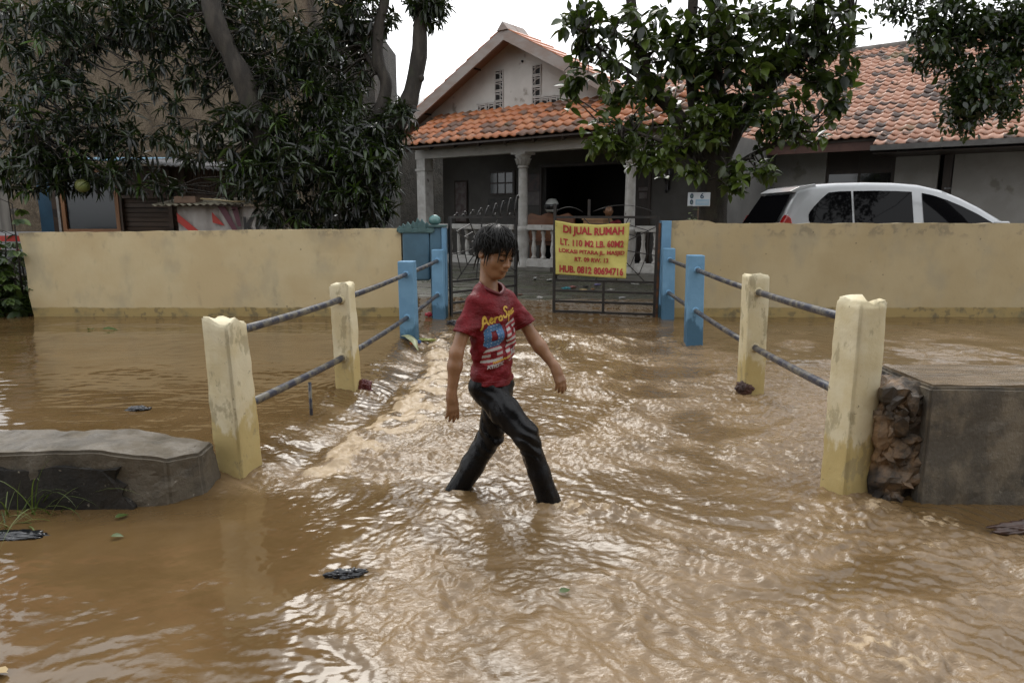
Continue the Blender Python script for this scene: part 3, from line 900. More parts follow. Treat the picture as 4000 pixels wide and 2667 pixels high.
def tile_mesh(wd, ln, th=.026):
    prof = [(0, .022), (.12, .034), (.27, .028), (.42, .008), (.62, .0), (.82, .004), (.96, .018), (1.10, .026)]
    V = []; F = []; n = len(prof)
    for y in (0, ln):
        for u, z in prof: V.append((u * wd, y, z + (th if y == 0 else 0)))
    for u, z in prof: V.append((u * wd, 0, z - .004))
    for k in range(n - 1):
        F.append((k, k + 1, n + k + 1, n + k)); F.append((2 * n + k, 2 * n + k + 1, k + 1, k))
    mb = MB(); mb.add(V, F, True)
    return mb.me('tile')

def tiled(parent, M, ncol, nrow, wd, expo, mat, near, keep=300, skip=None, seed=0):
    """lay tiles on the plane M (x along the eave, y up the slope); `near` = camera side point used only to rank size"""
    var = []
    for k in range(6):
        me = tile_mesh(wd, expo * 1.22); me.materials.append(mat); vattr(me, 'tint', [k / 5] * len(me.vertices)); var.append(me)
    rs = random.Random(seed)
    L = []
    for r in range(nrow):
        for c in range(ncol):
            if skip and skip(c, r): continue
            T = M @ Matrix.Translation((c * wd + rs.uniform(-.006, .006), r * expo + rs.uniform(-.012, .012), rs.uniform(0, .006))) @ Matrix.Rotation(rs.gauss(0, .012), 4, 'Z') @ Matrix.Rotation(math.radians(-3.2) + rs.gauss(0, .01), 4, 'X')
            L.append(T)
    wp = parent.matrix_world if False else None
    L.sort(key=lambda T: (T.translation - near).length)
    for T in L[:keep]:
        o = link('tile', rs.choice(var), parent); o.matrix_local = T
    rest = L[keep:]
    if rest:
        V0 = np.array([v.co for v in me.vertices]); F0 = np.array([tuple(p.vertices) for p in me.polygons])
        V = np.concatenate([V0 @ np.array(T.to_3x3()).T + np.array(T.translation) for T in rest])
        F = np.concatenate([F0 + k * len(V0) for k in range(len(rest))])
        me2 = np_mesh('tiles', V, F, True); vattr(me2, 'tint', np.repeat(NR.randint(0, 6, len(rest)) / 5., len(V0)))
        o = link('tiles', me2, parent, mat)
        tag(o, kind='stuff')

def build_house():
    H_ = empty('porch_house', HO, -HA)
    tag(H_, 'white gabled house with a columned porch and orange tiled porch roof', 'house')
    # porch floor and back wall
    MB().box(-3.9, 3.0, -.18, 2.0, -.25, .24).build('porch_floor', simple('porch_cement', (.20, .19, .165), (.15, .14, .12), 5, .6, .3, 40, .005), H_)
    mb = MB()
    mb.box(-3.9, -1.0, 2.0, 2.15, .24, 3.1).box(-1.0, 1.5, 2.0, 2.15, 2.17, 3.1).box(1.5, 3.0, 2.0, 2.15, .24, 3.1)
    mb.build('back_wall', simple('shaded_porch_wall', (.155, .15, .14), (.125, .12, .112), 3, .8, .3, 30, .006), H_)  # porch shade put into the colour of the back wall
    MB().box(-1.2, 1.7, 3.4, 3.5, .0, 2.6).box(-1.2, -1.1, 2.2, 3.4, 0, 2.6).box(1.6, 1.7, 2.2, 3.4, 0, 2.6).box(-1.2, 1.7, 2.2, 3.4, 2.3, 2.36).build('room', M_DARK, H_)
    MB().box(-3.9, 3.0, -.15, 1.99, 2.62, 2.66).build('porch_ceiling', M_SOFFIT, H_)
    for x_ in (-3.9, 2.9): MB().box(x_, x_ + .1, 2.16, 4.7, .0, 2.6).build('side_wall', bpy.data.materials['shaded_porch_wall'], H_)  # side walls take the same colour darkened for shade
    # gable wall above the porch roof
    ap, az, sl = -.72, 4.46, .53
    gw = MB()
    gw.poly([(-3.6, 2.68), (2.15, 2.68), (2.15, az + .10 - (2.15 - ap) * sl), (ap, az + .10), (-3.6, az + .10 - (ap + 3.6) * sl)], .80, .92)
    gw.build('gable_wall', M_WHITE, H_)
    # vents: each block a pierced tile standing a little proud over a black sheet in place of the shaded recess
    def vent(x, z, w, h, flip):
        v = MB(); y0, y1 = .775, .799
        t = .018
        v.box(x, x + w, y0, y1, z, z + t).box(x, x + w, y0, y1, z + h - t, z + h).box(x, x + t, y0, y1, z + t, z + h - t).box(x + w - t, x + w, y0, y1, z + t, z + h - t)
        v.box(x + w * (.3 if flip else .62), x + w * (.3 if flip else .62) + .012, y0 + .003, y1, z + t, z + h - t)
        v.box(x + t, x + w - t, y0 + .005, y1, z + h * .72, z + h * .72 + .012)
        pts = [(x + (t + (w - 2 * t) * math.sin(a) if not flip else w - t - (w - 2 * t) * math.sin(a)), .786, z + t + (h * .6) * math.cos(a)) for a in np.linspace(0, math.pi / 2, 7)]
        v.tube(pts, .007, 5)
        o_ = v.build('vent_block', M_TRIM, H_)
        b = MB().box(x + t, x + w - t, .7955, .7985, z + t, z + h - t); b.build('vent_dark', M_DARK, o_)
    for k in range(4): vent(-1.30, 3.20 + k * .195, .215, .185, False); vent(-.385, 3.19 + k * .195, .205, .185, True)
    for k in range(2): vent(-1.755 + k * .225, 3.20, .215, .165, True); vent(-.165 + k * .215, 3.20, .205, .15, False)
    MB().box(-1.78, -1.305, .77, .799, 3.372, 3.40).build('vent_hood', M_TRIM, H_)
    MB().box(-.17, .27, .77, .799, 3.36, 3.39).build('vent_hood', M_TRIM, H_)
    bolt = MB().lathe([(.0, 0), (.022, .0), (.022, .03), (0, .035)], (0, 0, 0), 10).build('round_vent', M_DARK, H_, loc=(-.62, .80, 4.06), rot=(math.pi / 2, 0, 0))
    # main roof: stepped courses of tile on both slopes, ridge running back
    y0, y1 = .33, 1.10
    thick = .05
    for sgn in (-1, 1):
        root = MB(); n = 11; run = 3.25 if sgn < 0 else 3.2
        for k in range(n):
            a0 = run * k / n; a1 = run * (k + 1) / n + .03
            p = lambda a, up: (ap + sgn * a, az + .14 - a * sl + up)
            root.poly([p(a0, 0), p(a1, 0), p(a1, .030), p(a0, .006)], y0 + .0 + .004 * (k % 2), y1)
        root.build('roof_slope', M_TILE, H_)
        s_ = MB()
        q = lambda a, up: (ap + sgn * a, az + .085 - a * sl + up)
        s_.poly([q(0, .03), q(run, .03), q(run, .0), q(0, .0)], y0 + .05, .799)
        s_.build('soffit', M_SOFFIT, H_)
        b = MB(); b.poly([q(0, .052), q(run + .03, .052), q(run + .03, -.165), q(0, -.165)], y0 + .005, y0 + .045); b.build('barge_board', M_BARGE, H_)
        for xx in (.95, 2.35): MB().beam((ap + sgn * xx, y0 + .05, az + .07 - xx * sl), (ap + sgn * xx, .79, az + .07 - xx * sl), .03, .03).build('purlin', M_DARKWOOD, H_)
    rt = MB()
    for k in range(2): rt.poly([(ap - .13, az + .085 - .0), (ap, az + .235), (ap + .13, az + .085)], y0 - .03 + k * .34, y0 + .30 + k * .34)
    rt.build('ridge_cap', M_BARGE, H_)
    # porch lean-to roof
    sx0, sx1, ey, ez, ty, tz = -2.80, 3.2, -.45, 2.50, .79, 3.215
    th = math.atan2(tz - ez, ty - ey)
    M = Matrix.Translation((sx0, ey, ez + .03)) @ Matrix.Rotation(th, 4, 'X')
    pr = MB(); pr.poly([(ey + .03, ez - .025), (ty, tz - .025), (ty, tz + .005), (ey + .03, ez + .005)], sx0 + .02, sx1, 'x')
    pro = pr.build('porch_roof', M_DARKWOOD, H_)
    tiled(pro, M, 30, 6, .2, .242, M_TILE, Vector((0, -12, 1)), 300, seed=2)
    for x in np.arange(-2.6, 3.1, .62): MB().beam((x, ey + .06, ez - .055), (x, ty - .01, tz - .065), .05, .07).build('rafter', M_DARKWOOD, H_)
    MB().box(sx0 + .05, sx1, -.02, .14, 2.30, 2.45).build('porch_beam', M_WHITE, H_)
    MB().box(sx0 + .05, sx1, .0, .78, 2.455, 2.475).build('porch_soffit', M_WHITE, H_)
    # fluted columns with capital and base
    for x in (-2.50, -.03, 2.18):
        if x < -2:
            c = MB().box(x - .14, x + .10, -.10, .14, .24, 2.30).build('column', M_TRIM, H_, .012)
            MB().box(x - .16, x + .12, -.12, .16, 2.06, 2.10).build('moulding', M_TRIM, c)
            continue
        fl = MB(); n = 32; V = []; F = []
        zs = [.98, 1.02, 1.2, 1.7, 2.0, 2.03]
        for z in zs:
            for k in range(n):
                a = 2 * math.pi * k / n; r = (.085 if k % 2 else .078) * (1.04 - .08 * (z - 1) / 1.0)
                V.append((x + r * math.cos(a), r * math.sin(a) + .04, z))
        for j in range(len(zs) - 1):
            for k in range(n): F.append((j * n + k, j * n + (k + 1) % n, (j + 1) * n + (k + 1) % n, (j + 1) * n + k))
        fl.add(V, F, True); c = fl.build('column', M_TRIM, H_)
        MB().lathe([(.09, 2.02), (.105, 2.04), (.092, 2.06), (.098, 2.12), (.125, 2.2), (.15, 2.24), (.155, 2.262)], (x, .04, 0), 20).build('capital', M_TRIM, c)
        MB().box(x - .16, x + .16, -.12, .20, 2.262, 2.30).build('abacus', M_TRIM, c)
        lf = MB()
        for k in range(10):
            a = 2 * math.pi * k / 10; lf.tube([(x + .095 * math.cos(a), .04 + .095 * math.sin(a), 2.08), (x + .125 * math.cos(a), .04 + .125 * math.sin(a), 2.17), (x + .155 * math.cos(a), .04 + .155 * math.sin(a), 2.19)], [.022, .02, .008], 5)
        lf.build('acanthus', M_TRIM, c)
        MB().lathe([(.15, .14), (.16, .2), (.15, .3), (.115, .34), (.10, .44), (.11, .62), (.128, .74), (.105, .86), (.125, .9), (.12, .955), (.092, .985)], (x, .04, 0), 20).build('pedestal', M_TRIM, c)
    # balustrade
    for xa, xb in ((-2.40, -.19), (.13, 2.02), (2.34, 3.0)):
        MB().box(xa, xb, -.06, .12, .915, 1.01).build('rail', M_TRIM, H_, .01)
        MB().box(xa, xb, -.07, .13, .24, .40).build('plinth', M_TRIM, H_, .01)
        n = max(2, int((xb - xa) / .205))
        me = MB().lathe([(.05, .40), (.052, .43), (.033, .445), (.030, .47), (.046, .53), (.050, .58), (.036, .66), (.027, .73), (.038, .76), (.028, .785), (.034, .84), (.046, .87), (.046, .916)], (0, .03, 0), 12).me('baluster')
        me.materials.append(M_TRIM)
        for k in range(n): link('baluster', me, H_, loc=(xa + (k + .5) * (xb - xa) / n, 0, 0))
        MB().poly([(xa, .26), (xa + .05, .36), (xa + .12, .36), (xb - .12, .36), (xb - .05, .36), (xb, .26)], -.085, -.072).build('base_panel', M_TRIM, H_)
    # door leaf edges and small window in the back wall
    MB().box(-1.06, -1.0, 1.97, 1.995, .24, 2.2).box(1.5, 1.56, 1.97, 1.995, .24, 2.2).box(-1.0, 1.5, 1.97, 1.995, 2.17, 2.23).build('door_frame', M_DARKWOOD, H_)
    wv = MB().box(-2.42, -1.72, 1.965, 1.995, 1.62, 2.14).build('small_window', M_DARKWOOD, H_)
    for r in range(2):
        for c in range(3): MB().box(-2.39 + c * .22, -2.21 + c * .22, 1.955, 1.964, 1.66 + r * .235, 1.86 + r * .235).build('pane', NT('window_pane').set(base=(.10, .12, .12), rough=.12).m, wv)
build_house()

def house_pt(s, y, z): return HO + Vector((math.cos(HA) * s + math.sin(HA) * y, -math.sin(HA) * s + math.cos(HA) * y, z))
def on_house(name, mb, mat, label, cat, s, y, z, group=None):
    o = mb.build(name, mat, None, loc=house_pt(s, y, z), rot=(0, 0, -HA)); return tag(o, label, cat, group)
M_PAPER = simple('faded_poster', (.24, .22, .21), (.14, .10, .10), 9, .6)
r_ = empty('framed_picture', house_pt(-3.3, 1.98, 1.35), -HA); tag(r_, 'tall framed picture on the porch wall behind the square pillar', 'picture')
MB().box(-.20, .20, -.02, .0, -.35, .62).build('frame', M_DARKWOOD, r_); MB().box(-.165, .165, -.026, -.021, -.31, .58).build('print', M_PAPER, r_)
r_ = empty('wall_poster', house_pt(-1.22, 1.98, 1.75), -HA); tag(r_, 'small dark poster pinned beside the wide porch doorway', 'poster')
MB().box(-.19, .17, -.015, -.004, -.07, .30).build('sheet', simple('dark_poster', (.06, .045, .045), (.12, .07, .06), 12, .5), r_)
MB().box(-.19, .17, -.014, -.003, -.36, -.075).build('lower_sheet', simple('grey_poster', (.24, .22, .21), (.19, .17, .17), 12, .6), r_)
r_ = empty('notice_board', house_pt(-2.05, 1.98, 1.42), -HA); tag(r_, 'long dark name board under the small porch window', 'board')
MB().box(-.42, .42, -.03, -.004, -.12, .12).build('board', simple('board_grey', (.09, .085, .08), (.05, .05, .05), 9, .6), r_)
r_ = empty('wall_lamp', house_pt(1.93, 1.97, 1.65), -HA); tag(r_, 'dark iron lantern on the porch wall right of the doorway', 'lamp')
MB().lathe([(.02, -.26), (.035, -.2), (.02, -.12), (.05, -.02), (.075, .02), (.085, .14), (.03, .2), (.01, .26)], (0, -.08, .2), 8).build('lantern', M_IRON, r_); MB().box(-.03, .03, -.03, 0, .0, .22).build('bracket', M_IRON, r_)
r_ = empty('door_notice', house_pt(1.32, 2.16, 1.6), -HA); tag(r_, 'two small pale notices on the dark door edge behind the fluted column', 'notice')
MB().box(-.09, .08, -.01, 0, -.10, .02).build('sheet', M_PAPER, r_); MB().box(-.11, .09, -.01, 0, .05, .12).build('strip', M_PAPER, r_)
MB().box(-.2, .2, .005, .03, -1.3, .6).build('door_leaf', M_DARKWOOD, r_)

# porch furniture: carved bench, boxes, helmet, bottle
M_TEAK = simple('orange_teak', (.20, .075, .03), (.27, .115, .05), 9, .45, .2, 40, .003, stretch=(.3, 1, 1))
r_ = empty('porch_bench', house_pt(.25, .75, .24), -HA); tag(r_, 'carved orange teak bench behind the porch balustrade', 'bench')
MB().box(-.55, .55, -.22, .22, .38, .44).build('seat', M_TEAK, r_)
MB().poly([(-.55, .46), (.55, .46), (.55, .90), (.42, .98), (.2, .93), (0, 1.0), (-.2, .93), (-.42, .98), (-.55, .90)], -.28, -.225).build('backrest', M_TEAK, r_)
for x in (-.5, .44):
    for y in (-.2, .14): MB().box(x, x + .06, y, y + .06, 0, .379).build('leg', M_TEAK, r_)
r_ = empty('wooden_box', house_pt(1.32, .42, .24), -HA); tag(r_, 'small light wooden box just behind the banner on the porch', 'box')
MB().box(-.2, .2, -.12, .12, .0, .86).build('body', simple('pale_wood', (.42, .23, .10), (.34, .18, .08), 9, .6), r_); MB().box(-.22, .22, -.14, .14, .86, .89).build('lid', simple('pale_wood_lid', (.45, .27, .13), (.38, .2, .09), 9, .6), r_)
r_ = empty('helmet', house_pt(.30, .50, 1.24), -HA + .6); tag(r_, 'white motorcycle helmet with dark visor standing on the bench back', 'helmet')
MB().lathe([(.105, 0), (.125, .05), (.13, .11), (.115, .18), (.07, .235), (.0, .25)], (0, 0, 0), 20).build('shell', simple('helmet_white', (.55, .57, .54), (.48, .5, .48), 5, .25), r_)
V_ = MB(); V_.lathe([(.120, .045), (.134, .06), (.137, .12), (.126, .14)], (0, -.005, 0), 20).build('visor', M_GLASS, r_)

# ================================================================== LONG TILED HOUSE
def build_long_house():
    base = house_pt(5.0, 4.8, 0)
    R_ = empty('long_house', base, -HA)
    tag(R_, 'long low white house with a large mottled pink tiled roof behind the car', 'house')
    X0, Y0 = -5.0, -4.8                                     # shift from house frame to this one
    mb = MB(); z1 = 2.75
    seg = [(.6, .97, 0, z1), (.97, 2.37, 2.25, z1), (2.37, 3.97, 0, z1), (3.97, 5.21, 2.42, z1), (3.97, 5.21, 0, 1.15), (5.21, 5.92, 0, z1), (5.92, 6.16, 2.5, z1), (6.16, 12.5, 0, z1)]
    for a, b, c, d in seg: mb.box(a + X0, b + X0, .0, .15, c, d)
    mb.build('wall', simple('grey_white_wall', (.40, .385, .36), (.34, .325, .30), 3, .8, .3, 30, .006, c3=(.25, .23, .2), s3=2.4, t3=.6), R_)
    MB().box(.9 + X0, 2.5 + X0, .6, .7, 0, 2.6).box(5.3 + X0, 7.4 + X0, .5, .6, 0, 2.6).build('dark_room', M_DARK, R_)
    w_ = MB().box(3.97 + X0, 5.21 + X0, .05, .10, 1.15, 2.42).build('window', M_DARKWOOD, R_)
    for k in range(2):
        MB().box(4.03 + X0 + k * .58, 4.56 + X0 + k * .58, .038, .049, 1.22, 1.98).build('pane', M_GLASS, w_)
        MB().box(4.03 + X0 + k * .58, 4.56 + X0 + k * .58, .038, .049, 2.05, 2.36).build('pane', simple('wood_louvre', (.028, .02, .014), (.045, .03, .02), 20, .6, stretch=(1, 1, 6)), w_)
    MB().box(.97 + X0, 1.0 + X0, -.01, .1, 0, 2.25).box(2.34 + X0, 2.37 + X0, -.01, .1, 0, 2.25).box(1.0 + X0, 2.34 + X0, -.01, .1, 2.2, 2.25).build('door_frame', M_DARKWOOD, R_)
    MB().box(6.0 + X0, 6.14 + X0, .02, .1, .0, 2.5).build('drain_slot', M_DARKWOOD, R_)
    # roof plane
    ry, rz, ey, ez = 8.7, 5.05, 4.1, 2.62
    sl = (rz - ez) / (ry - ey); th = math.atan(sl)
    dk = MB(); dk.poly([(ey + Y0, ez - .05), (ry + Y0, rz - .05), (ry + Y0 + .05, rz - .1), (ey + Y0, ez - .10)], -2.5 + X0, 12.5 + X0, 'x')
    deck = dk.build('roof', M_DARKWOOD, R_)
    expo = .222; nrow = int((ry - ey) / math.cos(th) / expo) + 1
    M = Matrix.Translation((-2.0 + X0, ey + Y0 - .08, ez - .045)) @ Matrix.Rotation(th, 4, 'X')
    tiled(deck, M, 84, nrow, .172, expo, M_TILE2, Vector((-2, -11, -1)), 240, seed=4)
    M = Matrix.Translation((5.02 + X0, ey + Y0 - .08 - .40 * math.cos(th), ez - .045 - .40 * math.sin(th))) @ Matrix.Rotation(th, 4, 'X')
    tiled(deck, M, 43, 2, .172, .222, M_TILE2, Vector((-2, -11, -1)), 60, seed=5)
    e2y, e2z = ey - .40 * math.cos(th), ez - .40 * math.sin(th)
    x2 = MB(); x2.poly([(e2y + Y0, e2z - .05), (ey + Y0, ez - .055), (ey + Y0, ez - .09), (e2y + Y0, e2z - .085)], 5.05 + X0, 12.5 + X0, 'x'); x2.build('eave_extension', M_DARKWOOD, R_)
    MB().box(-2.4 + X0, 5.0 + X0, ey + Y0 + .02, ey + Y0 + .05, ez - .26, ez - .07).build('fascia', simple('red_brown_fascia', (.085, .035, .025), (.11, .05, .035), 6, .6), R_)
    g = MB(); g.poly([(e2y + Y0 - .11, e2z - .03), (e2y + Y0 - .10, e2z - .12), (e2y + Y0 + .02, e2z - .12), (e2y + Y0 + .02, e2z - .11), (e2y + Y0 - .09, e2z - .11), (e2y + Y0 - .10, e2z - .03)], 4.98 + X0, 12.4 + X0, 'x'); g.build('gutter', simple('grey_gutter', (.16, .155, .15), (.11, .105, .1), 6, .4), R_)
    sf = MB(); sf.poly([(e2y + Y0 + .04, e2z - .17), (-.0, e2z - .17), (0, e2z - .15), (e2y + Y0 + .04, e2z - .15)], 5.0 + X0, 12.4 + X0, 'x'); sf.build('soffit', M_DARKWOOD, R_)
    rc = MB()
    for k in range(38): rc.tube([(-2.4 + X0 + k * .4, ry + Y0, rz - .02), (-2.4 + X0 + k * .4 + .42, ry + Y0, rz - .01)], [.115, .105], 8)
    rc.build('ridge_cap', simple('grey_ridge', (.17, .15, .13), (.11, .09, .08), 5, .8), R_)
    bs = MB(); bs.poly([(ry + Y0, rz - .12), (ry + 4.5 + Y0, rz - 2.5), (ry + 4.5 + Y0, rz - 2.6), (ry + Y0, rz - .22)], -2.5 + X0, 12.5 + X0, 'x'); bs.build('rear_slope', M_TILE2, R_)
build_long_house()

# ================================================================== BUILDINGS AND SHACK ON THE LEFT
def plaster(name, c1, c2, dark):
    m = NT(name); w = m.co((1, 1, 1), True); st = m.co((1.3, 1.3, .9), True, (0, .6, 0))
    col = m.mix(m.ramp(m.noise(2.2, 9, st, .7), .40, .62), c1, c2)
    col = m.mix(m.math('MULTIPLY', m.ramp(m.noise(5.5, 8, m.co((1, 1, .4), True), .7), .55, .66), .7), col, dark)
    m.set(base=col, rough=.9); m.bump(m.noise(7, 10, st, .75), 1.0, .12); return m.m
M_ROUGH = plaster('rough_brown_plaster', (.15, .112, .072), (.26, .20, .135), (.07, .05, .033))
M_GREYW = plaster('dark_grey_wall', (.085, .08, .07), (.12, .11, .095), (.05, .047, .04))
tb = empty('unplastered_building', (-6.9, 15.4, 0)); tag(tb, 'tall building side wall of rough brown mortar behind the mango tree', 'building')
o = MB().box(-4.6, 2.65, -.3, 4, -.1, 6.3).build('wall', M_ROUGH, tb); roughen(o, .05, 1.3, .5, 2)
MB().box(.2, 2.65, -.38, -.301, 2.62, 2.86).build('ledge', simple('pale_ledge', (.30, .26, .21), (.22, .19, .15), 6, .8), tb)
MB().poly([(-.45, 6.3), (4.3, 6.3), (4.3, 6.45), (-.45, 9)], -5, 2.9, 'x').build('roof', M_TILE, tb)
gb = empty('grey_building', (-3.55, 15.6, 0)); tag(gb, 'narrow dark grey building with a drainpipe and a cream box on its top', 'building')
MB().box(-.62, .62, 0, 3, -.1, 5.15).build('wall', M_GREYW, gb)
MB().box(-.40, .04, -.05, .6, 4.98, 6.6).build('roof_box', simple('cream_render_box', (.55, .42, .24), (.48, .37, .21), 4, .8), gb, .01)
MB().tube([(-.02, -.1, 0), (-.02, -.1, 4.97)], .05, 10).build('drainpipe', simple('grey_pvc', (.42, .43, .45), (.34, .35, .37), 5, .4), gb)
fb = empty('far_building', (-3.0, 22, 0)); tag(fb, 'far building with a pale grey sheet roof beside the gable', 'building')
MB().box(-1.6, 1.6, .6, 4, -.1, 4.3).build('wall', M_GREYW, fb)
def corrugated(x0, x1, wave, amp, p0, p1, th=.006, n=6):
    """sheet running from line p0=(y,z) to p1=(y,z), ribs along y"""
    N_ = int((x1 - x0) / wave * n); V = []; F = []
    for k in range(N_ + 1):
        x = x0 + (x1 - x0) * k / N_; dz = amp * math.cos(2 * math.pi * (x - x0) / wave)
        for y, z in (p0, p1): V.append((x, y, z(x) + dz if callable(z) else z + dz))
    m_ = len(V)
    V += [(a, b, c - th) for a, b, c in V]
    for k in range(N_):
        F.append((2 * k, 2 * k + 2, 2 * k + 3, 2 * k + 1)); F.append((m_ + 2 * k + 1, m_ + 2 * k + 3, m_ + 2 * k + 2, m_ + 2 * k)); F.append((2 * k, m_ + 2 * k, m_ + 2 * k + 2, 2 * k + 2))
    return MB().add(V, F, True)
M_ZINC = simple('zinc_sheet', (.36, .36, .37), (.24, .235, .23), 7, .42, c3=(.14, .11, .085), s3=3, t3=.6)
corrugated(-1.7, 1.9, .3, .03, (.2, 4.22), (3.2, 5.25)).build('roof', M_ZINC, fb)

sh = empty('wooden_shack', (-5.45, 10.5, 0)); tag(sh, 'brown slatted wooden shack with a zinc roof behind the cream wall', 'shack')
M_SLAT = simple('brown_slat', (.060, .036, .022), (.10, .062, .038), 8, .6, .4, 30, .005, stretch=(.2, 1, 1), c3=(.03, .019, .013), s3=4, t3=.55)
M_OWOOD = simple('orange_frame_wood', (.42, .20, .085), (.33, .155, .065), 9, .55, stretch=(1, 1, .2))
sme = MB().box(-.86, .86, -.012, .012, -.028, .028).me('slat'); sme.materials.append(M_SLAT)
rs = random.Random(3)
for k in range(14):
    o = link('slat', sme, sh, loc=(.55, .03 + rs.uniform(0, .012), .78 + k * .068), rot=(rs.uniform(-.12, .12), rs.uniform(-.006, .006), 0))
vme = MB().box(-.026, .026, -.010, .010, -.2, .2).me('upright_slat'); vme.materials.append(M_SLAT)
for k in range(28): link('slat', vme, sh, loc=(-.30 + k * .06, .02 + rs.uniform(0, .01), 1.66), rot=(0, rs.uniform(-.02, .02), 0))
MB().box(-.34, 1.45, .05, .08, .3, 1.9).build('back_boards', M_SLAT, sh)
for x in (-.34, .40, .62, 1.42): MB().box(x - .03, x + .03, -.03, .015, .2, 1.86).build('stud', M_SLAT, sh)
MB().box(-.33, 1.42, -.025, .01, 1.43, 1.475).build('cross_rail', M_SLAT, sh)
MB().box(-1.62, -1.36, .10, .30, .2, 1.9).build('blue_panel', simple('blue_board', (.045, .14, .24), (.035, .11, .19), 5, .6), sh)
MB().box(-1.36, -1.29, .0, .08, .2, 1.9).build('brown_stud', M_SLAT, sh)
MB().box(-1.27, -1.235, -.03, .03, .2, 1.85).build('white_stud', simple('pale_stud', (.55, .55, .53), (.42, .42, .4), 7, .6), sh)
fr = MB(); fr.box(-1.20, -1.145, -.04, .04, .93, 1.85).box(-.405, -.35, -.04, .04, .93, 1.85).box(-1.145, -.405, -.04, .04, .93, .985).box(-1.145, -.405, -.04, .04, 1.80, 1.85)
win = fr.build('window_frame', M_OWOOD, sh); MB().box(-1.145, -.405, .0, .01, .985, 1.80).build('pane', NT('shack_glass').set(base=(.018, .026, .032), rough=.12).m, win)
corrugated(-.12, 1.75, .075, .011, (-.30, lambda x: 1.93 - .085 * x), (1.4, lambda x: 2.10 - .085 * x), n=6).build('zinc_roof', M_ZINC, sh)
corrugated(-1.8, -.10, .075, .008, (-.34, lambda x: 1.95), (1.4, lambda x: 2.12), n=6).build('blue_roof_sheet', simple('blue_sheet', (.25, .48, .66), (.30, .55, .72), 4, .45), sh)

st = empty('snack_stall', (-4.05, 9.45, 0)); tag(st, 'low stall under a small corrugated roof peeping over the cream wall', 'stall')
corrugated(-.62, .70, .09, .011, (-.25, lambda x: 1.325 + .018 * x), (.5, lambda x: 1.42 + .018 * x), n=6).build('roof', simple('mossy_sheet', (.24, .22, .16), (.13, .115, .075), 9, .7), st)
MB().box(-.36, -.08, -.18, .05, 1.345, 1.43).build('timber_block', simple('timber_end', (.16, .10, .065), (.12, .075, .05), 9, .8), st)
MB().tube([(-.05, -.1, 1.40), (.2, -.14, 1.385), (.4, -.15, 1.362), (.70, -.12, 1.37)], .012, 6).build('bamboo_pole', simple('bamboo', (.45, .38, .22), (.36, .28, .15), 12, .5), st)
for x in (-.38, .98): MB().box(x - .02, x + .02, .0, .04, -.1, 1.34).build('leg', M_SLAT, st)
sb = empty('stall_banner', (-4.38, 9.38, 0)); tag(sb, 'white stall banner with red rays and the black word KOPI', 'banner')
M_BANW = simple('banner_white', (.46, .43, .40), (.38, .35, .32), 5, .6)
V = []; F = []; n = 40
for k in range(n + 1):
    x = -.05 + 1.42 * k / n; y = .018 * math.sin(k * .6) + .01 * math.sin(k * 1.7)
    V += [(x, y, .80), (x, y, 1.305)]
for k in range(n): F.append((2 * k, 2 * k + 2, 2 * k + 3, 2 * k + 1))
MB().add(V, F, True).build('cloth', M_BANW, sb)
yb = -.035
pr = lambda pts, nm, mat: MB().poly(pts, yb, yb + .001).build(nm, mat, sb)
M_RED = simple('print_red', (.50, .035, .025), (.42, .05, .03), 9, .6); M_PLUM = simple('print_plum', (.16, .05, .075), (.13, .04, .06), 9, .6); M_INK = simple('print_black', (.02, .018, .018), (.03, .027, .026), 9, .6)
pr([(-.045, 1.22), (.28, .94), (.20, .90), (-.04, 1.10)], 'red_stripe', M_RED); pr([(.42, 1.23), (.58, 1.05), (.42, 1.09)], 'red_ray', M_RED)
pr([(.50, 1.30), (.60, 1.30), (.76, .96), (.70, .95)], 'plum_ray', M_PLUM); pr([(.68, 1.30), (.76, 1.30), (.80, 1.04), (.75, 1.04)], 'plum_ray', M_PLUM)
fm = lambda x, y: np.stack([x, np.full_like(x, yb - .002), y], -1)
lettering([('KOPI', .83, 1.35, .93, 1.17, .03)], fm, M_INK, sb)

# things at the far left edge
wf = empty('grey_plank_fence', (-7.55, 9.9, 0)); tag(wf, 'weathered grey plank fence behind the cassava plants', 'fence')
M_GPL = simple('grey_plank', (.24, .225, .20), (.15, .14, .125), 5, .85, .6, 20, .008, stretch=(2, 1, .25))
pme = MB().box(-.075, .075, -.012, .012, -.1, 1.72).me('plank'); pme.materials.append(M_GPL)
for k in range(10): link('plank', pme, wf, loc=(-.95 + k * .158, rs.uniform(-.01, .01), rs.uniform(-.04, .04)), rot=(0, rs.uniform(-.012, .012), 0))
MB().box(-1.0, .62, .014, .05, 1.2, 1.28).build('rail', M_GPL, wf)
vb = empty('side_banner', (-6.45, 9.0, 0)); tag(vb, 'white panel with red stripe and red letters behind the cassava plants', 'banner')
MB().box(-.75, .55, 0, .03, .45, .98).build('panel', simple('panel_white', (.45, .45, .46), (.36, .36, .37), 5, .4), vb)
MB().box(-.75, .55, -.006, -.001, .86, .93).build('red_stripe', M_RED, vb)
lettering([('B', -.15, -.10, .735, .80, .03), ('S', .09, .135, .735, .80, .03)], lambda x, y: np.stack([x, np.full_like(x, -.006), y], -1), M_RED, vb)
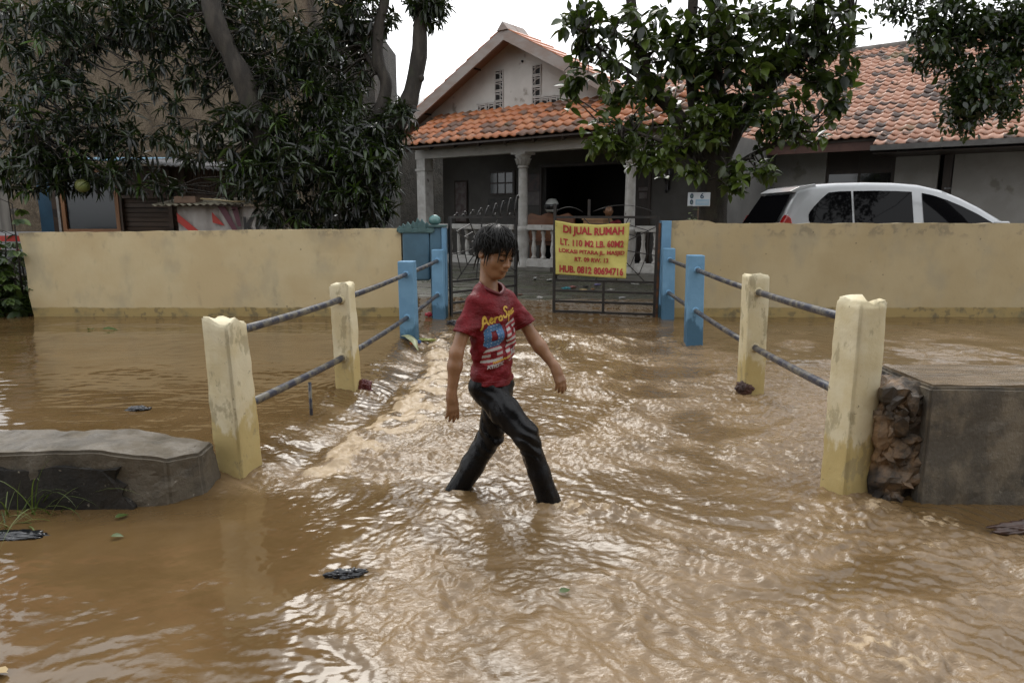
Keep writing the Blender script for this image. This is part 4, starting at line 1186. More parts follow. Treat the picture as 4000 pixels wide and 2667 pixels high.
# ================================================================== TREES AND PLANTS
def leaf_mat(name, dark, light, rough=.36, transl=.25):
    m = NT(name)
    t = m.attr('tint')
    col = m.mix(t, dark, light)
    m.set(base=col, rough=rough, spec=.5)
    tr = m.n.new('ShaderNodeBsdfTranslucent')
    br = m.mix(.75, col, (.16, .26, .03)); m.t.links.new(br, tr.inputs[0])
    mx = m.n.new('ShaderNodeMixShader'); mx.inputs[0].default_value = transl
    m.t.links.new(m.b.outputs[0], mx.inputs[1]); m.t.links.new(tr.outputs[0], mx.inputs[2]); m.t.links.new(mx.outputs[0], m.out.inputs[0])
    return m.m
def bark(name, c1, c2):
    m = NT(name); co = m.co((1, 1, .3))
    col = m.mix(m.ramp(m.noise(9, 8, co, .65), .4, .65), c1, c2)
    col = m.mix(m.math('MULTIPLY', m.ramp(m.noise(3, 5, m.co()), .55, .7), .6), col, (.05, .055, .028))
    m.set(base=col, rough=.85); m.bump(m.noise(16, 9, co, .7), .9, .03); return m.m
M_BARK = bark('mango_bark', (.030, .025, .020), (.065, .055, .043))
M_BARK2 = bark('mossy_bark', (.022, .018, .013), (.050, .040, .028))

def leaf_template(width, stations, droop, fold):
    """unit-length leaf along +X, upper side +Z; width as (t,halfwidth) list"""
    V = []; F = []
    for t, hw in stations:
        z = -droop * t * t
        V += [(t, -hw * width, z + fold * hw * width), (t, 0, z), (t, hw * width, z + fold * hw * width)]
    for k in range(len(stations) - 1):
        b = 3 * k
        F += [(b, b + 3, b + 4, b + 1), (b + 1, b + 4, b + 5, b + 2)]
    return np.array(V, dtype=np.float32), np.array(F, dtype=np.int32)
MANGO_LEAF = leaf_template(.105, [(0, .04), (.08, .3), (.35, 1), (.65, .85), (.88, .4), (1, .02)], .28, .5)
BROAD_LEAF = leaf_template(.27, [(0, .03), (.12, .08), (.2, .62), (.45, 1), (.72, .72), (.9, .28), (1, .02)], .22, .28)
SMALL_LEAF = leaf_template(.24, [(0, .05), (.3, .9), (.6, 1), (.85, .5), (1, .03)], .15, .3)

def frames(dirs, rolls):
    """rotation matrices whose X is dirs and Z leans upward, rolled"""
    X = dirs / np.linalg.norm(dirs, axis=1, keepdims=True)
    up = np.tile(np.array([0, 0, 1.0]), (len(X), 1)); bad = np.abs(X[:, 2]) > .97; up[bad] = (0, 1, 0)
    Y = np.cross(up, X); Y /= np.linalg.norm(Y, axis=1, keepdims=True)
    Z = np.cross(X, Y)
    c, s = np.cos(rolls)[:, None], np.sin(rolls)[:, None]
    return np.stack([X, Y * c + Z * s, Z * c - Y * s], -1)

def emit(tree, P, R, S, T, tmpl, mat, keep, name_rest='foliage'):
    """leaves: the `keep` largest in view as parts of their own, the others in one mesh"""
    V0, F0 = tmpl
    dist = np.linalg.norm(P - np.array([0, 0, 1.2]), axis=1)
    inview = (np.abs(P[:, 0]) < .735 * P[:, 1]) & (P[:, 2] - 1.2 < .285 * P[:, 1])
    order = np.argsort(np.where(inview, dist / S, 1e6))
    a, b = order[:keep], order[keep:]
    base = np.array(tree.location)
    var = []
    for k in range(6):
        me = np_mesh('leaf', V0, F0, True); vattr(me, 'tint', np.full(len(V0), k / 5)); me.materials.append(mat); var.append(me)
    for i in a:
        o = link('leaf', var[int(round(float(np.clip(T[i], 0, 1)) * 5))], tree)
        M = Matrix([list(R[i][r] * S[i]) + [float(P[i][r] - base[r])] for r in range(3)] + [[0, 0, 0, 1]])
        o.matrix_local = M
    if len(b):
        W_ = np.einsum('nij,vj->nvi', R[b], V0) * S[b][:, None, None] + P[b][:, None, :] - base
        F = (F0[None] + (np.arange(len(b)) * len(V0))[:, None, None]).reshape(-1, 4)
        me = np_mesh('foliage', W_.reshape(-1, 3), F, True)
        vattr(me, 'tint', np.repeat(T[b], len(V0)))
        o = link(name_rest, me, tree, mat); tag(o, kind='stuff')

def whorls(rs, blobs, nleaf, length, spread, jitter, centre_pull, tint, down=.25, shell=.55):
    P, D, S, T = [], [], [], []
    cl = []
    for (x, y, z, rx, ry, rz, n) in blobs:
        for _ in range(n):
            while True:
                q = rs.uniform(-1, 1, 3); r = np.linalg.norm(q)
                if r < 1 and r > shell * rs.rand(): break
            c = np.array([x + q[0] * rx, y + q[1] * ry, z + q[2] * rz])
            ax = q * np.array([1, 1, .6]) + rs.normal(0, .45, 3) + np.array([0, -.25, .05]); ax /= np.linalg.norm(ax)
            cl.append((c, ax))
            t1 = np.cross(ax, [0, 0, 1.0]); t1 /= np.linalg.norm(t1) + 1e-6; t2 = np.cross(ax, t1)
            k = int(rs.randint(*nleaf)); ph = rs.uniform(0, 6.28); tt = tint(rs)
            for j in range(k):
                a = ph + 2.4 * j + rs.normal(0, .2); th = math.radians(rs.uniform(*spread))
                d = ax * math.cos(th) + (t1 * math.cos(a) + t2 * math.sin(a)) * math.sin(th)
                d[2] -= down * rs.uniform(.4, 1.5)
                P.append(c - ax * rs.uniform(0, jitter)); D.append(d); S.append(rs.uniform(*length)); T.append(np.clip(tt + rs.normal(0, .10), 0, 1))
    P = np.array(P); D = np.array(D)
    return P, frames(D, rs.normal(0, .45, len(D))), np.array(S), np.array(T), cl

def limb(name, pts, r0, r1, mat, tree, seed=0, n=10):
    """tapered, slightly knotted limb through pts (smoothed)"""
    pts = [Vector(p) for p in pts]; Q = []; rad = []
    m = 5
    for i in range(len(pts) - 1):
        p0, p1, p2, p3 = pts[max(i - 1, 0)], pts[i], pts[i + 1], pts[min(i + 2, len(pts) - 1)]
        for k in range(m):
            t = k / m
            Q.append(.5 * ((2 * p1) + (p2 - p0) * t + (2 * p0 - 5 * p1 + 4 * p2 - p3) * t * t + (3 * p1 - p0 - 3 * p2 + p3) * t ** 3))
    Q.append(pts[-1])
    for i, p in enumerate(Q):
        t = i / (len(Q) - 1); rad.append((r0 + (r1 - r0) * t) * (1 + .10 * float(vn3(i * .45, seed, 0)) + .05 * float(vn3(i * 1.1, seed, 5))))
    base = Vector(tree.location)
    return MB().tube([p - base for p in Q], rad, n).build(name, mat, tree)

def twigs(tree, cl, stems, mat, rs, every=3, r=.012):
    """thin branchlets from leaf clusters back towards the nearest limb"""
    S_ = np.array(stems); base = Vector(tree.location); mb = MB()
    for c, ax in cl[::every]:
        q = S_[np.argmin(((S_ - c) ** 2).sum(1) + (S_[:, 2] > c[2] + .3) * .5)]
        v = q - c; L = np.linalg.norm(v)
        if L < .15 or L > 2.2: continue
        mid = c + v * .5 + np.array([0, 0, -.08 * L]) + rs.normal(0, .05, 3)
        mb.tube([Vector(c) - base, Vector(c + v * .25 + rs.normal(0, .03, 3)) - base, Vector(mid) - base, Vector(c + v * .8) - base, Vector(q) - base], [r * .45, r * .6, r * .8, r, r * 1.3], 5, False)
    o = mb.build('twigs', mat, tree); tag(o, kind='stuff')

MANGO = [(-2.7, 9.3, 1.55, 1.22, 0.7, 0.65, 170), (-3.34, 9.6, 2.12, 0.78, 0.7, 0.61, 85), (-2.32, 9.7, 2.13, 0.85, 0.7, 0.56, 90), (-2.96, 10, 2.74, 1.06, 0.7, 0.51, 80), (-1.85, 9.3, 1.6, 0.44, 0.5, 0.65, 60), (-5.82, 9.2, 2.46, 0.86, 0.6, 0.65, 80), (-6.1, 9.0, 1.8, 0.62, 0.5, 0.34, 45), (-5.41, 9.1, 1.7, 0.63, 0.4, 0.26, 32), (-4.97, 9.4, 2.1, 0.7, 0.5, 0.3, 26), (-6.19, 9.6, 3.44, 0.78, 0.7, 0.61, 70), (-5.43, 10, 3.75, 1.06, 0.7, 0.38, 80), (-4.38, 10, 3.69, 0.94, 0.8, 0.51, 90), (-3.46, 10.2, 3.52, 0.89, 0.8, 0.65, 100), (-2.51, 10.2, 3.35, 0.7, 0.7, 0.72, 80), (-2.07, 10.2, 3.86, 0.51, 0.5, 0.39, 40), (-1.12, 10, 3.94, 0.28, 0.3, 0.26, 30), (-1.62, 9.8, 2.43, 0.32, 0.3, 0.37, 16), (-4.5, 9.8, 3.0, 0.6, 0.4, 0.4, 22), (-4.9, 9.6, 2.6, 0.7, 0.4, 0.5, 16), (-4.1, 9.5, 2.1, 0.3, 0.3, 0.4, 10), (-5.15, 10.3, 5.21, 3.22, 1.3, 1.2, 140), (-2.22, 10.3, 4.93, 1.4, 1, 0.8, 100), (-4.69, 9.3, 1.6, 0.47, 0.3, 0.18, 10)]
BROAD = [(1.5, 9.3, 3.21, 0.76, 0.6, 0.65, 60), (2.37, 9.5, 3.46, 0.71, 0.6, 0.55, 55), (3.26, 9.5, 3.46, 0.89, 0.7, 0.55, 65), (3.92, 9.5, 3.57, 0.65, 0.5, 0.48, 40), (1.32, 9.0, 2.33, 0.52, 0.4, 0.46, 26), (1.76, 9.0, 1.96, 0.42, 0.4, 0.29, 18), (1.12, 8.9, 2.08, 0.22, 0.3, 0.26, 8), (2.35, 9.2, 2.25, 0.52, 0.4, 0.41, 34), (3.17, 9.2, 2.46, 0.69, 0.5, 0.35, 34), (3.73, 9.2, 2.25, 0.5, 0.4, 0.22, 14), (2.82, 9.0, 1.7, 0.26, 0.3, 0.24, 10), (3.19, 9.0, 1.78, 0.2, 0.3, 0.15, 6), (0.83, 9.2, 3.5, 0.29, 0.4, 0.35, 14), (4.16, 9.3, 2.95, 0.38, 0.4, 0.36, 18), (0.78, 9.1, 2.81, 0.23, 0.3, 0.23, 7), (2.68, 9.5, 2.93, 0.95, 0.5, 0.48, 45), (2.67, 9.8, 4.75, 2.4, 1.1, 0.7, 130), (3.98, 9.2, 2.62, 0.23, 0.2, 0.18, 6), (2.35, 9.1, 1.7, 0.14, 0.15, 0.23, 5)]
SMALL = [(4.5, 7.5, 3.11, 0.56, 0.4, 0.29, 80), (4.26, 7.4, 2.78, 0.28, 0.3, 0.17, 26), (4.66, 7.3, 2.53, 0.36, 0.35, 0.33, 56), (4.52, 7.2, 2.23, 0.2, 0.25, 0.23, 30), (5.0, 7.4, 2.8, 0.28, 0.3, 0.33, 44), (5.07, 7.5, 3.15, 0.28, 0.4, 0.24, 40), (3.92, 7.6, 3.28, 0.24, 0.3, 0.12, 12), (4.99, 7.3, 2.32, 0.14, 0.2, 0.19, 12), (4.83, 7.8, 3.9, 1.07, 0.8, 0.55, 110), (5.86, 7.8, 2.97, 0.58, 0.6, 0.8, 90)]

def build_mango():
    t = empty('mango_tree', (-2.4, 10.1, -.1)); tag(t, 'dark mango tree with long drooping leaves spreading over the shack', 'tree')
    limbs = [('trunk', [(-2.40, 10.1, -.1), (-2.30, 10.05, .5), (-2.1, 10, 1.0), (-1.86, 10, 1.75), (-1.632, 10, 2.337), (-1.41, 10, 2.74), (-1.265, 10, 3.305), (-1.238, 10, 3.694), (-1.17, 10, 4.131), (-1.097, 10, 4.826)], .17, .075),
             ('limb', [(-2.15, 10, .95), (-2.0, 10, 1.6), (-1.891, 10, 2.337), (-1.721, 10, 2.911), (-1.823, 10, 3.249), (-1.796, 10, 3.694), (-1.695, 10, 4.077), (-1.64, 10, 4.879)], .11, .06),
             ('limb', [(-2.42, 10.1, .3), (-2.9, 10.1, .9), (-3.2, 9.8, 1.6), (-3.36, 9.6, 2.2), (-3.46, 9.5, 2.83), (-3.65, 9.45, 3.30), (-3.80, 9.45, 3.72), (-3.9, 9.6, 4.4), (-4.2, 9.8, 5.4)], .16, .10),
             ('limb', [(-4.0, 9.9, 3.85), (-4.9, 9.9, 3.75), (-5.6, 9.6, 3.3), (-6.0, 9.4, 2.8), (-6.2, 9.2, 2.3)], .05, .012), ('limb', [(-4.0, 10, 3.9), (-4.9, 9.9, 4.2), (-5.8, 9.8, 4.1), (-6.6, 9.7, 3.6)], .06, .02),
             ('limb', [(-3.4, 10, 2.0), (-3.0, 9.8, 2.0), (-2.6, 9.5, 1.8), (-2.2, 9.3, 1.5)], .06, .02), ('limb', [(-1.83, 10, 3.1), (-2.05, 10.1, 3.45), (-2.2, 10.2, 3.9)], .05, .02)]
    pts = []
    for k, (n, p, r0, r1) in enumerate(limbs): limb(n, p, r0, r1, M_BARK, t, k); pts += p
    for p in ((-1.25, 9.97, 3.02), (-1.36, 9.95, 2.62)):
        bm = bmesh.new(); bmesh.ops.create_icosphere(bm, subdivisions=2, radius=.06)
        me = bpy.data.meshes.new('knot'); bm.to_mesh(me); bm.free(); link('knot', me, t, M_BARK, Vector(p) - Vector(t.location))
    rs = np.random.RandomState(21)
    tint = lambda r: (.9 if r.rand() < .022 else r.uniform(.0, .2))
    P, R, S, T, cl = whorls(rs, [b[:6] + (int(b[6] * 1.5),) for b in MANGO], (8, 14), (.125, .215), (45, 110), .10, 0, tint, .35)
    k_ = ~((np.abs(P[:, 0] + 3.72 - (P[:, 2] - 3.2) * -.42) < .30) & (P[:, 2] > 2.55) & (P[:, 2] < 3.9) & (P[:, 1] < 9.75))
    k_ &= ~((P[:, 0] > -4.6) & (P[:, 0] < -3.25) & (P[:, 2] < 1.46))
    P, R, S, T = P[k_], R[k_], S[k_], T[k_]
    emit(t, P, R, S, T, MANGO_LEAF, leaf_mat('mango_leaf', (.0055, .0075, .005), (.08, .15, .018), .30, .08), 300)
    twigs(t, cl, np.concatenate([np.linspace(np.array(a), np.array(b), 6) for n, p, _, _ in limbs for a, b in zip(p, p[1:])]), M_BARK, rs, 3)
    f = empty('mango_fruit', (-5.42, 9.0, 1.47)); tag(f, 'round green mango hanging over the shack window', 'mango')
    MB().lathe([(.0, 0), (.045, .006), (.078, .04), (.088, .085), (.080, .125), (.05, .158), (.012, .166)], (0, 0, 0), 20).build('fruit', simple('mango_skin', (.18, .22, .06), (.24, .26, .085), 6, .45), f)
    MB().tube([(0, 0, .165), (.01, 0, .28), (-.01, .02, .42)], .006, 5).build('stalk', M_BARK, f)

def build_broad():
    t = empty('broadleaf_tree', (2.72, 9.62, -.1)); tag(t, 'broad-leaved tree with a thick mossy trunk carrying the number sign', 'tree')
    limbs = [('trunk', [(2.74, 9.65, -.1), (2.73, 9.62, .6), (2.72, 9.6, 1.1), (2.69, 9.6, 1.6), (2.66, 9.6, 2.05)], .25, .19),
             ('limb', [(2.62, 9.6, 1.75), (2.5, 9.5, 2.05), (2.189, 9.5, 2.445), (1.775, 9.5, 2.879), (1.646, 9.5, 3.359), (1.52, 9.5, 3.83), (1.444, 9.5, 4.6)], .12, .05),
             ('limb', [(2.70, 9.65, 1.8), (2.725, 9.7, 2.1), (2.736, 9.7, 2.694), (2.658, 9.7, 3.296), (2.636, 9.7, 3.938), (2.64, 9.7, 4.9)], .14, .06),
             ('limb', [(2.75, 9.6, 1.75), (2.9, 9.6, 2.1), (3.127, 9.6, 2.569), (3.45, 9.6, 2.897), (3.878, 9.6, 3.275), (4.412, 9.6, 3.647)], .12, .035),
             ('limb', [(2.6, 9.6, 1.9), (2.45, 9.6, 2.4), (2.367, 9.6, 2.843), (2.286, 9.6, 3.382), (2.329, 9.6, 3.91), (2.234, 9.6, 4.6)], .10, .05),
             ('limb', [(2.55, 9.55, 1.7), (2.3, 9.3, 2.0), (1.9, 9.1, 2.1), (1.4, 9.0, 2.25)], .05, .015), ('limb', [(2.8, 9.55, 1.7), (3.1, 9.3, 1.95), (3.6, 9.2, 2.2)], .05, .015),
             ('limb', [(1.775, 9.5, 2.879), (1.3, 9.3, 3.1), (.9, 9.2, 3.4)], .04, .012), ('limb', [(2.56, 9.5, 1.72), (2.44, 9.4, 1.9), (2.40, 9.36, 2.0)], .07, .055)]
    for k, (n, p, r0, r1) in enumerate(limbs): limb(n, p, r0, r1, M_BARK2, t, 20 + k, 12)
    rs = np.random.RandomState(8)
    tint = lambda r: r.uniform(.0, .45) if r.rand() > .12 else r.uniform(.6, 1)
    lo = [b for b in BROAD if b[2] < 2.4]; hi = [b for b in BROAD if b[2] >= 2.4]
    hi = [b[:6] + (int(b[6] * .78),) for b in hi]
    P, R, S, T, cl = whorls(rs, [b[:6] + (int(b[6] * 1.5),) for b in hi], (5, 10), (.11, .23), (35, 110), .16, 0, tint, .4)
    tint2 = lambda r: r.uniform(.3, 1.0)
    P2, R2, S2, T2, cl2 = whorls(rs, [b[:6] + (int(b[6] * 1.5),) for b in lo], (4, 9), (.10, .19), (35, 110), .16, 0, tint2, .35)
    P, R, S, T = np.concatenate([P, P2]), np.concatenate([R, R2]), np.concatenate([S, S2]), np.concatenate([T, T2])
    emit(t, P, R, S, T, BROAD_LEAF, leaf_mat('broad_leaf', (.008, .014, .007), (.095, .14, .020), .30, .18), 300)
    twigs(t, cl + cl2, np.concatenate([np.linspace(np.array(a), np.array(b), 6) for n, p, _, _ in limbs for a, b in zip(p, p[1:])]), M_BARK2, rs, 2, .014)
    # fern growing on the trunk
    f = empty('trunk_fern', (2.42, 9.36, 1.75)); tag(f, 'bright fern hanging from the broad-leaved trunk', 'fern')
    D = []; P = []; S = []
    for (x, z, n, dx) in ((-.05, .0, 5, -.5), (.62, .02, 5, .25)):
        for k in range(n):
            d0 = np.array([dx + rs.uniform(-.5, .5), -.6, .3]); p = np.array([2.42 + x, 9.36, 1.75 + z])
            for j in range(14):
                p = p + d0 / np.linalg.norm(d0) * .03; d0[2] -= .10
                for sg in (-1, 1):
                    sd = np.cross(d0, [0, 0, 1.0]); D.append(sd * sg + d0 * .4 + np.array([0, 0, -.3])); P.append(p.copy()); S.append(.09 * (1 - j / 18))
    D = np.array(D); P = np.array(P)
    emit(f, P, frames(D, rs.normal(0, .2, len(D))), np.array(S), rs.uniform(.6, 1, len(D)), SMALL_LEAF, leaf_mat('fern_leaf', (.03, .06, .015), (.10, .19, .03), .45, .25), 0, 'frond')

def build_small():
    t = empty('fine_leaved_tree', (7.1, 9.0, -.1)); tag(t, 'fine-leaved tree whose branch hangs over the pink tiled roof', 'tree')
    limbs = [('trunk', [(7.1, 9.0, -.1), (7.05, 8.9, 1.2), (6.9, 8.6, 2.4), (6.6, 8.2, 3.3), (6.4, 8, 4.3)], .16, .08),
             ('limb', [(6.7, 8.3, 3.0), (6.0, 7.8, 3.5), (5.354, 7.5, 3.317), (4.947, 7.5, 3.071), (4.521, 7.5, 2.946), (4.177, 7.4, 2.80)], .06, .01),
             ('limb', [(5.4, 7.5, 3.33), (5.0, 7.4, 2.85), (4.778, 7.3, 2.5), (4.60, 7.2, 2.12)], .03, .006), ('limb', [(6.0, 7.8, 3.5), (5.2, 7.7, 3.9), (4.4, 7.6, 3.6), (3.9, 7.6, 3.3)], .04, .008)]
    for k, (n, p, r0, r1) in enumerate(limbs): limb(n, p, r0, r1, M_BARK2, t, 40 + k, 8)
    rs = np.random.RandomState(31)
    P, R, S, T, cl = whorls(rs, SMALL, (14, 24), (.055, .095), (20, 120), .22, 0, lambda r: r.uniform(0, .6), .45, .2)
    P = P + rs.normal(0, .05, P.shape)
    emit(t, P, R, S, T, SMALL_LEAF, leaf_mat('small_leaf', (.008, .014, .006), (.045, .08, .015), .34, .14), 300)
    twigs(t, cl, np.concatenate([np.linspace(np.array(a), np.array(b), 8) for n, p, _, _ in limbs for a, b in zip(p, p[1:])]), M_BARK2, rs, 2, .006)
build_mango(); build_broad(); build_small()

# number sign fixed to the trunk
sg = empty('number_sign', (2.40, 9.12, 1.30)); tag(sg, 'small white sign with a dark number 6 and pale blue field on the tree trunk', 'sign')
M_SIGN = simple('sign_white', (.62, .66, .70), (.55, .59, .63), 7, .4)
MB().box(-.145, .145, 0, .012, .0, .175).build('plate', M_SIGN, sg, .006)
MB().box(-.045, .132, -.004, -.001, .014, .088).build('blue_field', simple('sign_blue', (.30, .46, .58), (.36, .50, .62), 9, .5), sg)
fm = lambda x, y: np.stack([x, np.full_like(x, -.005), y], -1)
M_NAVY = simple('sign_navy', (.035, .07, .12), (.05, .09, .14), 9, .5)
lettering([('6', .012, .060, .096, .166, .03)], fm, M_NAVY, sg)
for z in (.128, .052):
    MB().poly([(-.118, z), (-.112, z + .026), (-.095, z + .036), (-.078, z + .026), (-.072, z), (-.078, z - .024), (-.095, z - .032), (-.112, z - .024)], -.004, -.001).build('emblem', M_NAVY, sg)
    MB().poly([(-.105, z), (-.095, z + .018), (-.085, z), (-.095, z - .016)], -.0065, -.0045).build('emblem_core', simple('sign_green', (.14, .22, .16), (.18, .25, .2), 9, .5), sg)
for z in (.04, .055): MB().box(-.03, .11, -.006, -.0045, z, z + .004).build('small_print', M_SIGN, sg)
MB().box(-.01, .01, .013, .03, -1.35, .17).build('stake', M_SLAT, sg)

def sprig(name, label, cat, base, stems, tmpl, length, mat, tintr, rs, lean=.35, group=None, n=9, h=(.3, .6)):
    t = empty(name, base); tag(t, label, cat, group)
    D = []; P = []; S = []; mb = MB()
    for k in range(stems):
        d = np.array([rs.normal(0, lean), rs.normal(0, lean), 1.0]); d /= np.linalg.norm(d); H_ = rs.uniform(*h)
        o = np.array([rs.normal(0, .05), rs.normal(0, .05), 0]); pts = []
        for j in range(7):
            q = j / 6; pts.append(o + d * H_ * q + np.array([d[0], d[1], 0]) * .3 * q * q * H_)
        mb.tube(pts, [.009 - .006 * j / 6 for j in range(7)], 5)
        for j in range(n):
            q = .25 + .75 * j / n; p = o + d * H_ * q + np.array([d[0], d[1], 0]) * .3 * q * q * H_
            a = j * 2.4 + k; D.append((math.cos(a), math.sin(a), rs.uniform(-.1, .5))); P.append(p + np.array(base)); S.append(rs.uniform(*length) * (1.1 - .4 * q))
    mb.build('stem', M_BARK2, t)
    D = np.array(D); P = np.array(P)
    emit(t, P, frames(D, rs.normal(0, .3, len(D))), np.array(S), rs.uniform(*tintr, len(D)), tmpl, mat, 60, 'leaves')
rs = np.random.RandomState(5)
M_HERB = leaf_mat('herb_leaf', (.03, .055, .018), (.13, .20, .035), .45, .25)
sprig('wall_plant', 'small yellow-green sprig growing behind the wall by the plain blue pillar', 'plant', (2.26, 9.0, .85), 3, SMALL_LEAF, (.08, .13), M_HERB, (.5, 1), rs, .25, h=(.3, .5))

def cassava(base, stems, seed):
    rs = np.random.RandomState(seed)
    t = empty('cassava_plant', base); tag(t, 'cassava plant with palmate leaves at the end of the cream wall', 'plant', 'cassava plants at the wall end')
    D = []; P = []; S = []; mb = MB()
    for k in range(stems):
        x0, y0 = rs.normal(0, .14), rs.normal(0, .12); H_ = rs.uniform(.5, 1.35); lean = rs.normal(0, .10, 2)
        top = np.array([x0 + lean[0], y0 + lean[1], H_])
        mb.tube([(x0, y0, -.1), (x0 + lean[0] * .4, y0 + lean[1] * .4, H_ * .5), tuple(top)], [.014, .012, .007], 6)
        for j in range(8):
            q = .35 + .65 * j / 7; c = np.array([x0 + lean[0] * q, y0 + lean[1] * q, H_ * q]); a = j * 2.2 + k
            L = rs.uniform(.14, .24); pd = np.array([math.cos(a), math.sin(a) - .2, .35]); e = c + pd * L
            mb.tube([tuple(c), tuple((c + e) / 2 + np.array([0, 0, .02])), tuple(e)], .004, 4)
            for m_ in range(7):
                b = (m_ - 3) * .42; ca, sa = math.cos(b), math.sin(b); hd = np.array([pd[0] * ca - pd[1] * sa, pd[0] * sa + pd[1] * ca, -.30 - .05 * abs(m_ - 3)])
                D.append(hd); P.append(e + np.array(base)); S.append(rs.uniform(.13, .19) * (1 - .08 * abs(m_ - 3)))
    mb.build('stem', M_BARK2, t)
    D = np.array(D); P = np.array(P)
    emit(t, P, frames(D, rs.normal(0, .2, len(D))), np.array(S), rs.uniform(0, .7, len(D)), SMALL_LEAF, M_HERB, 120, 'leaves')
for k, b in enumerate(((-6.05, 8.55, 0), (-6.35, 8.35, 0), (-6.15, 8.25, -.05), (-6.5, 8.7, 0))): cassava(b, (4, 4, 3, 4)[k], 50 + k)
# dark undergrowth below the cassava
def undergrowth():
    rs = np.random.RandomState(77)
    t = empty('undergrowth', (-6.2, 8.4, -.05))
    P, R, S, T, cl = whorls(rs, [(-6.15, 8.35, .12, .42, .3, .28, 60), (-6.7, 8.6, .2, .4, .3, .3, 40)], (7, 12), (.09, .16), (30, 110), .1, 0, lambda r: r.uniform(0, .45), .3, .2)
    tag(t, 'dark weeds crowding the foot of the cream wall end', 'weeds', kind='stuff')
    emit(t, P, R, S, T, SMALL_LEAF, M_HERB, 0, 'weed_leaves')
undergrowth()

def grass(base, n, rs, label, L=(.18, .42), up=1.0, spread=.5, bias=(0, 0)):
    m = leaf_mat('grass_blade', (.06, .10, .02), (.17, .22, .05), .5, .25)
    V = []; F = []; T = []
    for k in range(n):
        o = np.array([rs.normal(0, .09), rs.normal(0, .03), -.03]); d = np.array([rs.normal(bias[0], spread), rs.normal(bias[1], spread), up]); d /= np.linalg.norm(d)
        l = rs.uniform(*L); w = rs.uniform(.0022, .0045); sd = np.cross(d, [0, 0, 1.0]); sd /= np.linalg.norm(sd) + 1e-6; p = o.copy(); b0 = len(V); dd = d.copy(); tt = rs.rand()
        for j in range(8):
            ww = w * (1 - j / 7.2); V += [p - sd * ww, p + sd * ww]; T += [tt, tt]
            p = p + dd * l / 7; dd[2] -= .26; dd /= np.linalg.norm(dd)
        for j in range(7): F.append((b0 + 2 * j, b0 + 2 * j + 1, b0 + 2 * j + 3, b0 + 2 * j + 2))
    me = np_mesh('grass', np.array(V), np.array(F)); vattr(me, 'tint', T)
    o = link('grass_tuft', me, None, m, base); tag(o, label, 'grass', kind='stuff')
grass((-2.03, 2.74, 0), 26, rs, 'thin green grass blades arching over the water before the low kerb', (.18, .42), .8, .4, (.35, -.1))
grass((-2.10, 2.62, 0), 16, rs, 'short flattened grass on the water before the low kerb', (.12, .25), .35, .5, (.2, -.2))
grass((2.05, 2.79, -.02), 26, rs, 'green weed trailing at the foot of the tall parapet', (.07, .16), .25, .6, (-.2, -.3))
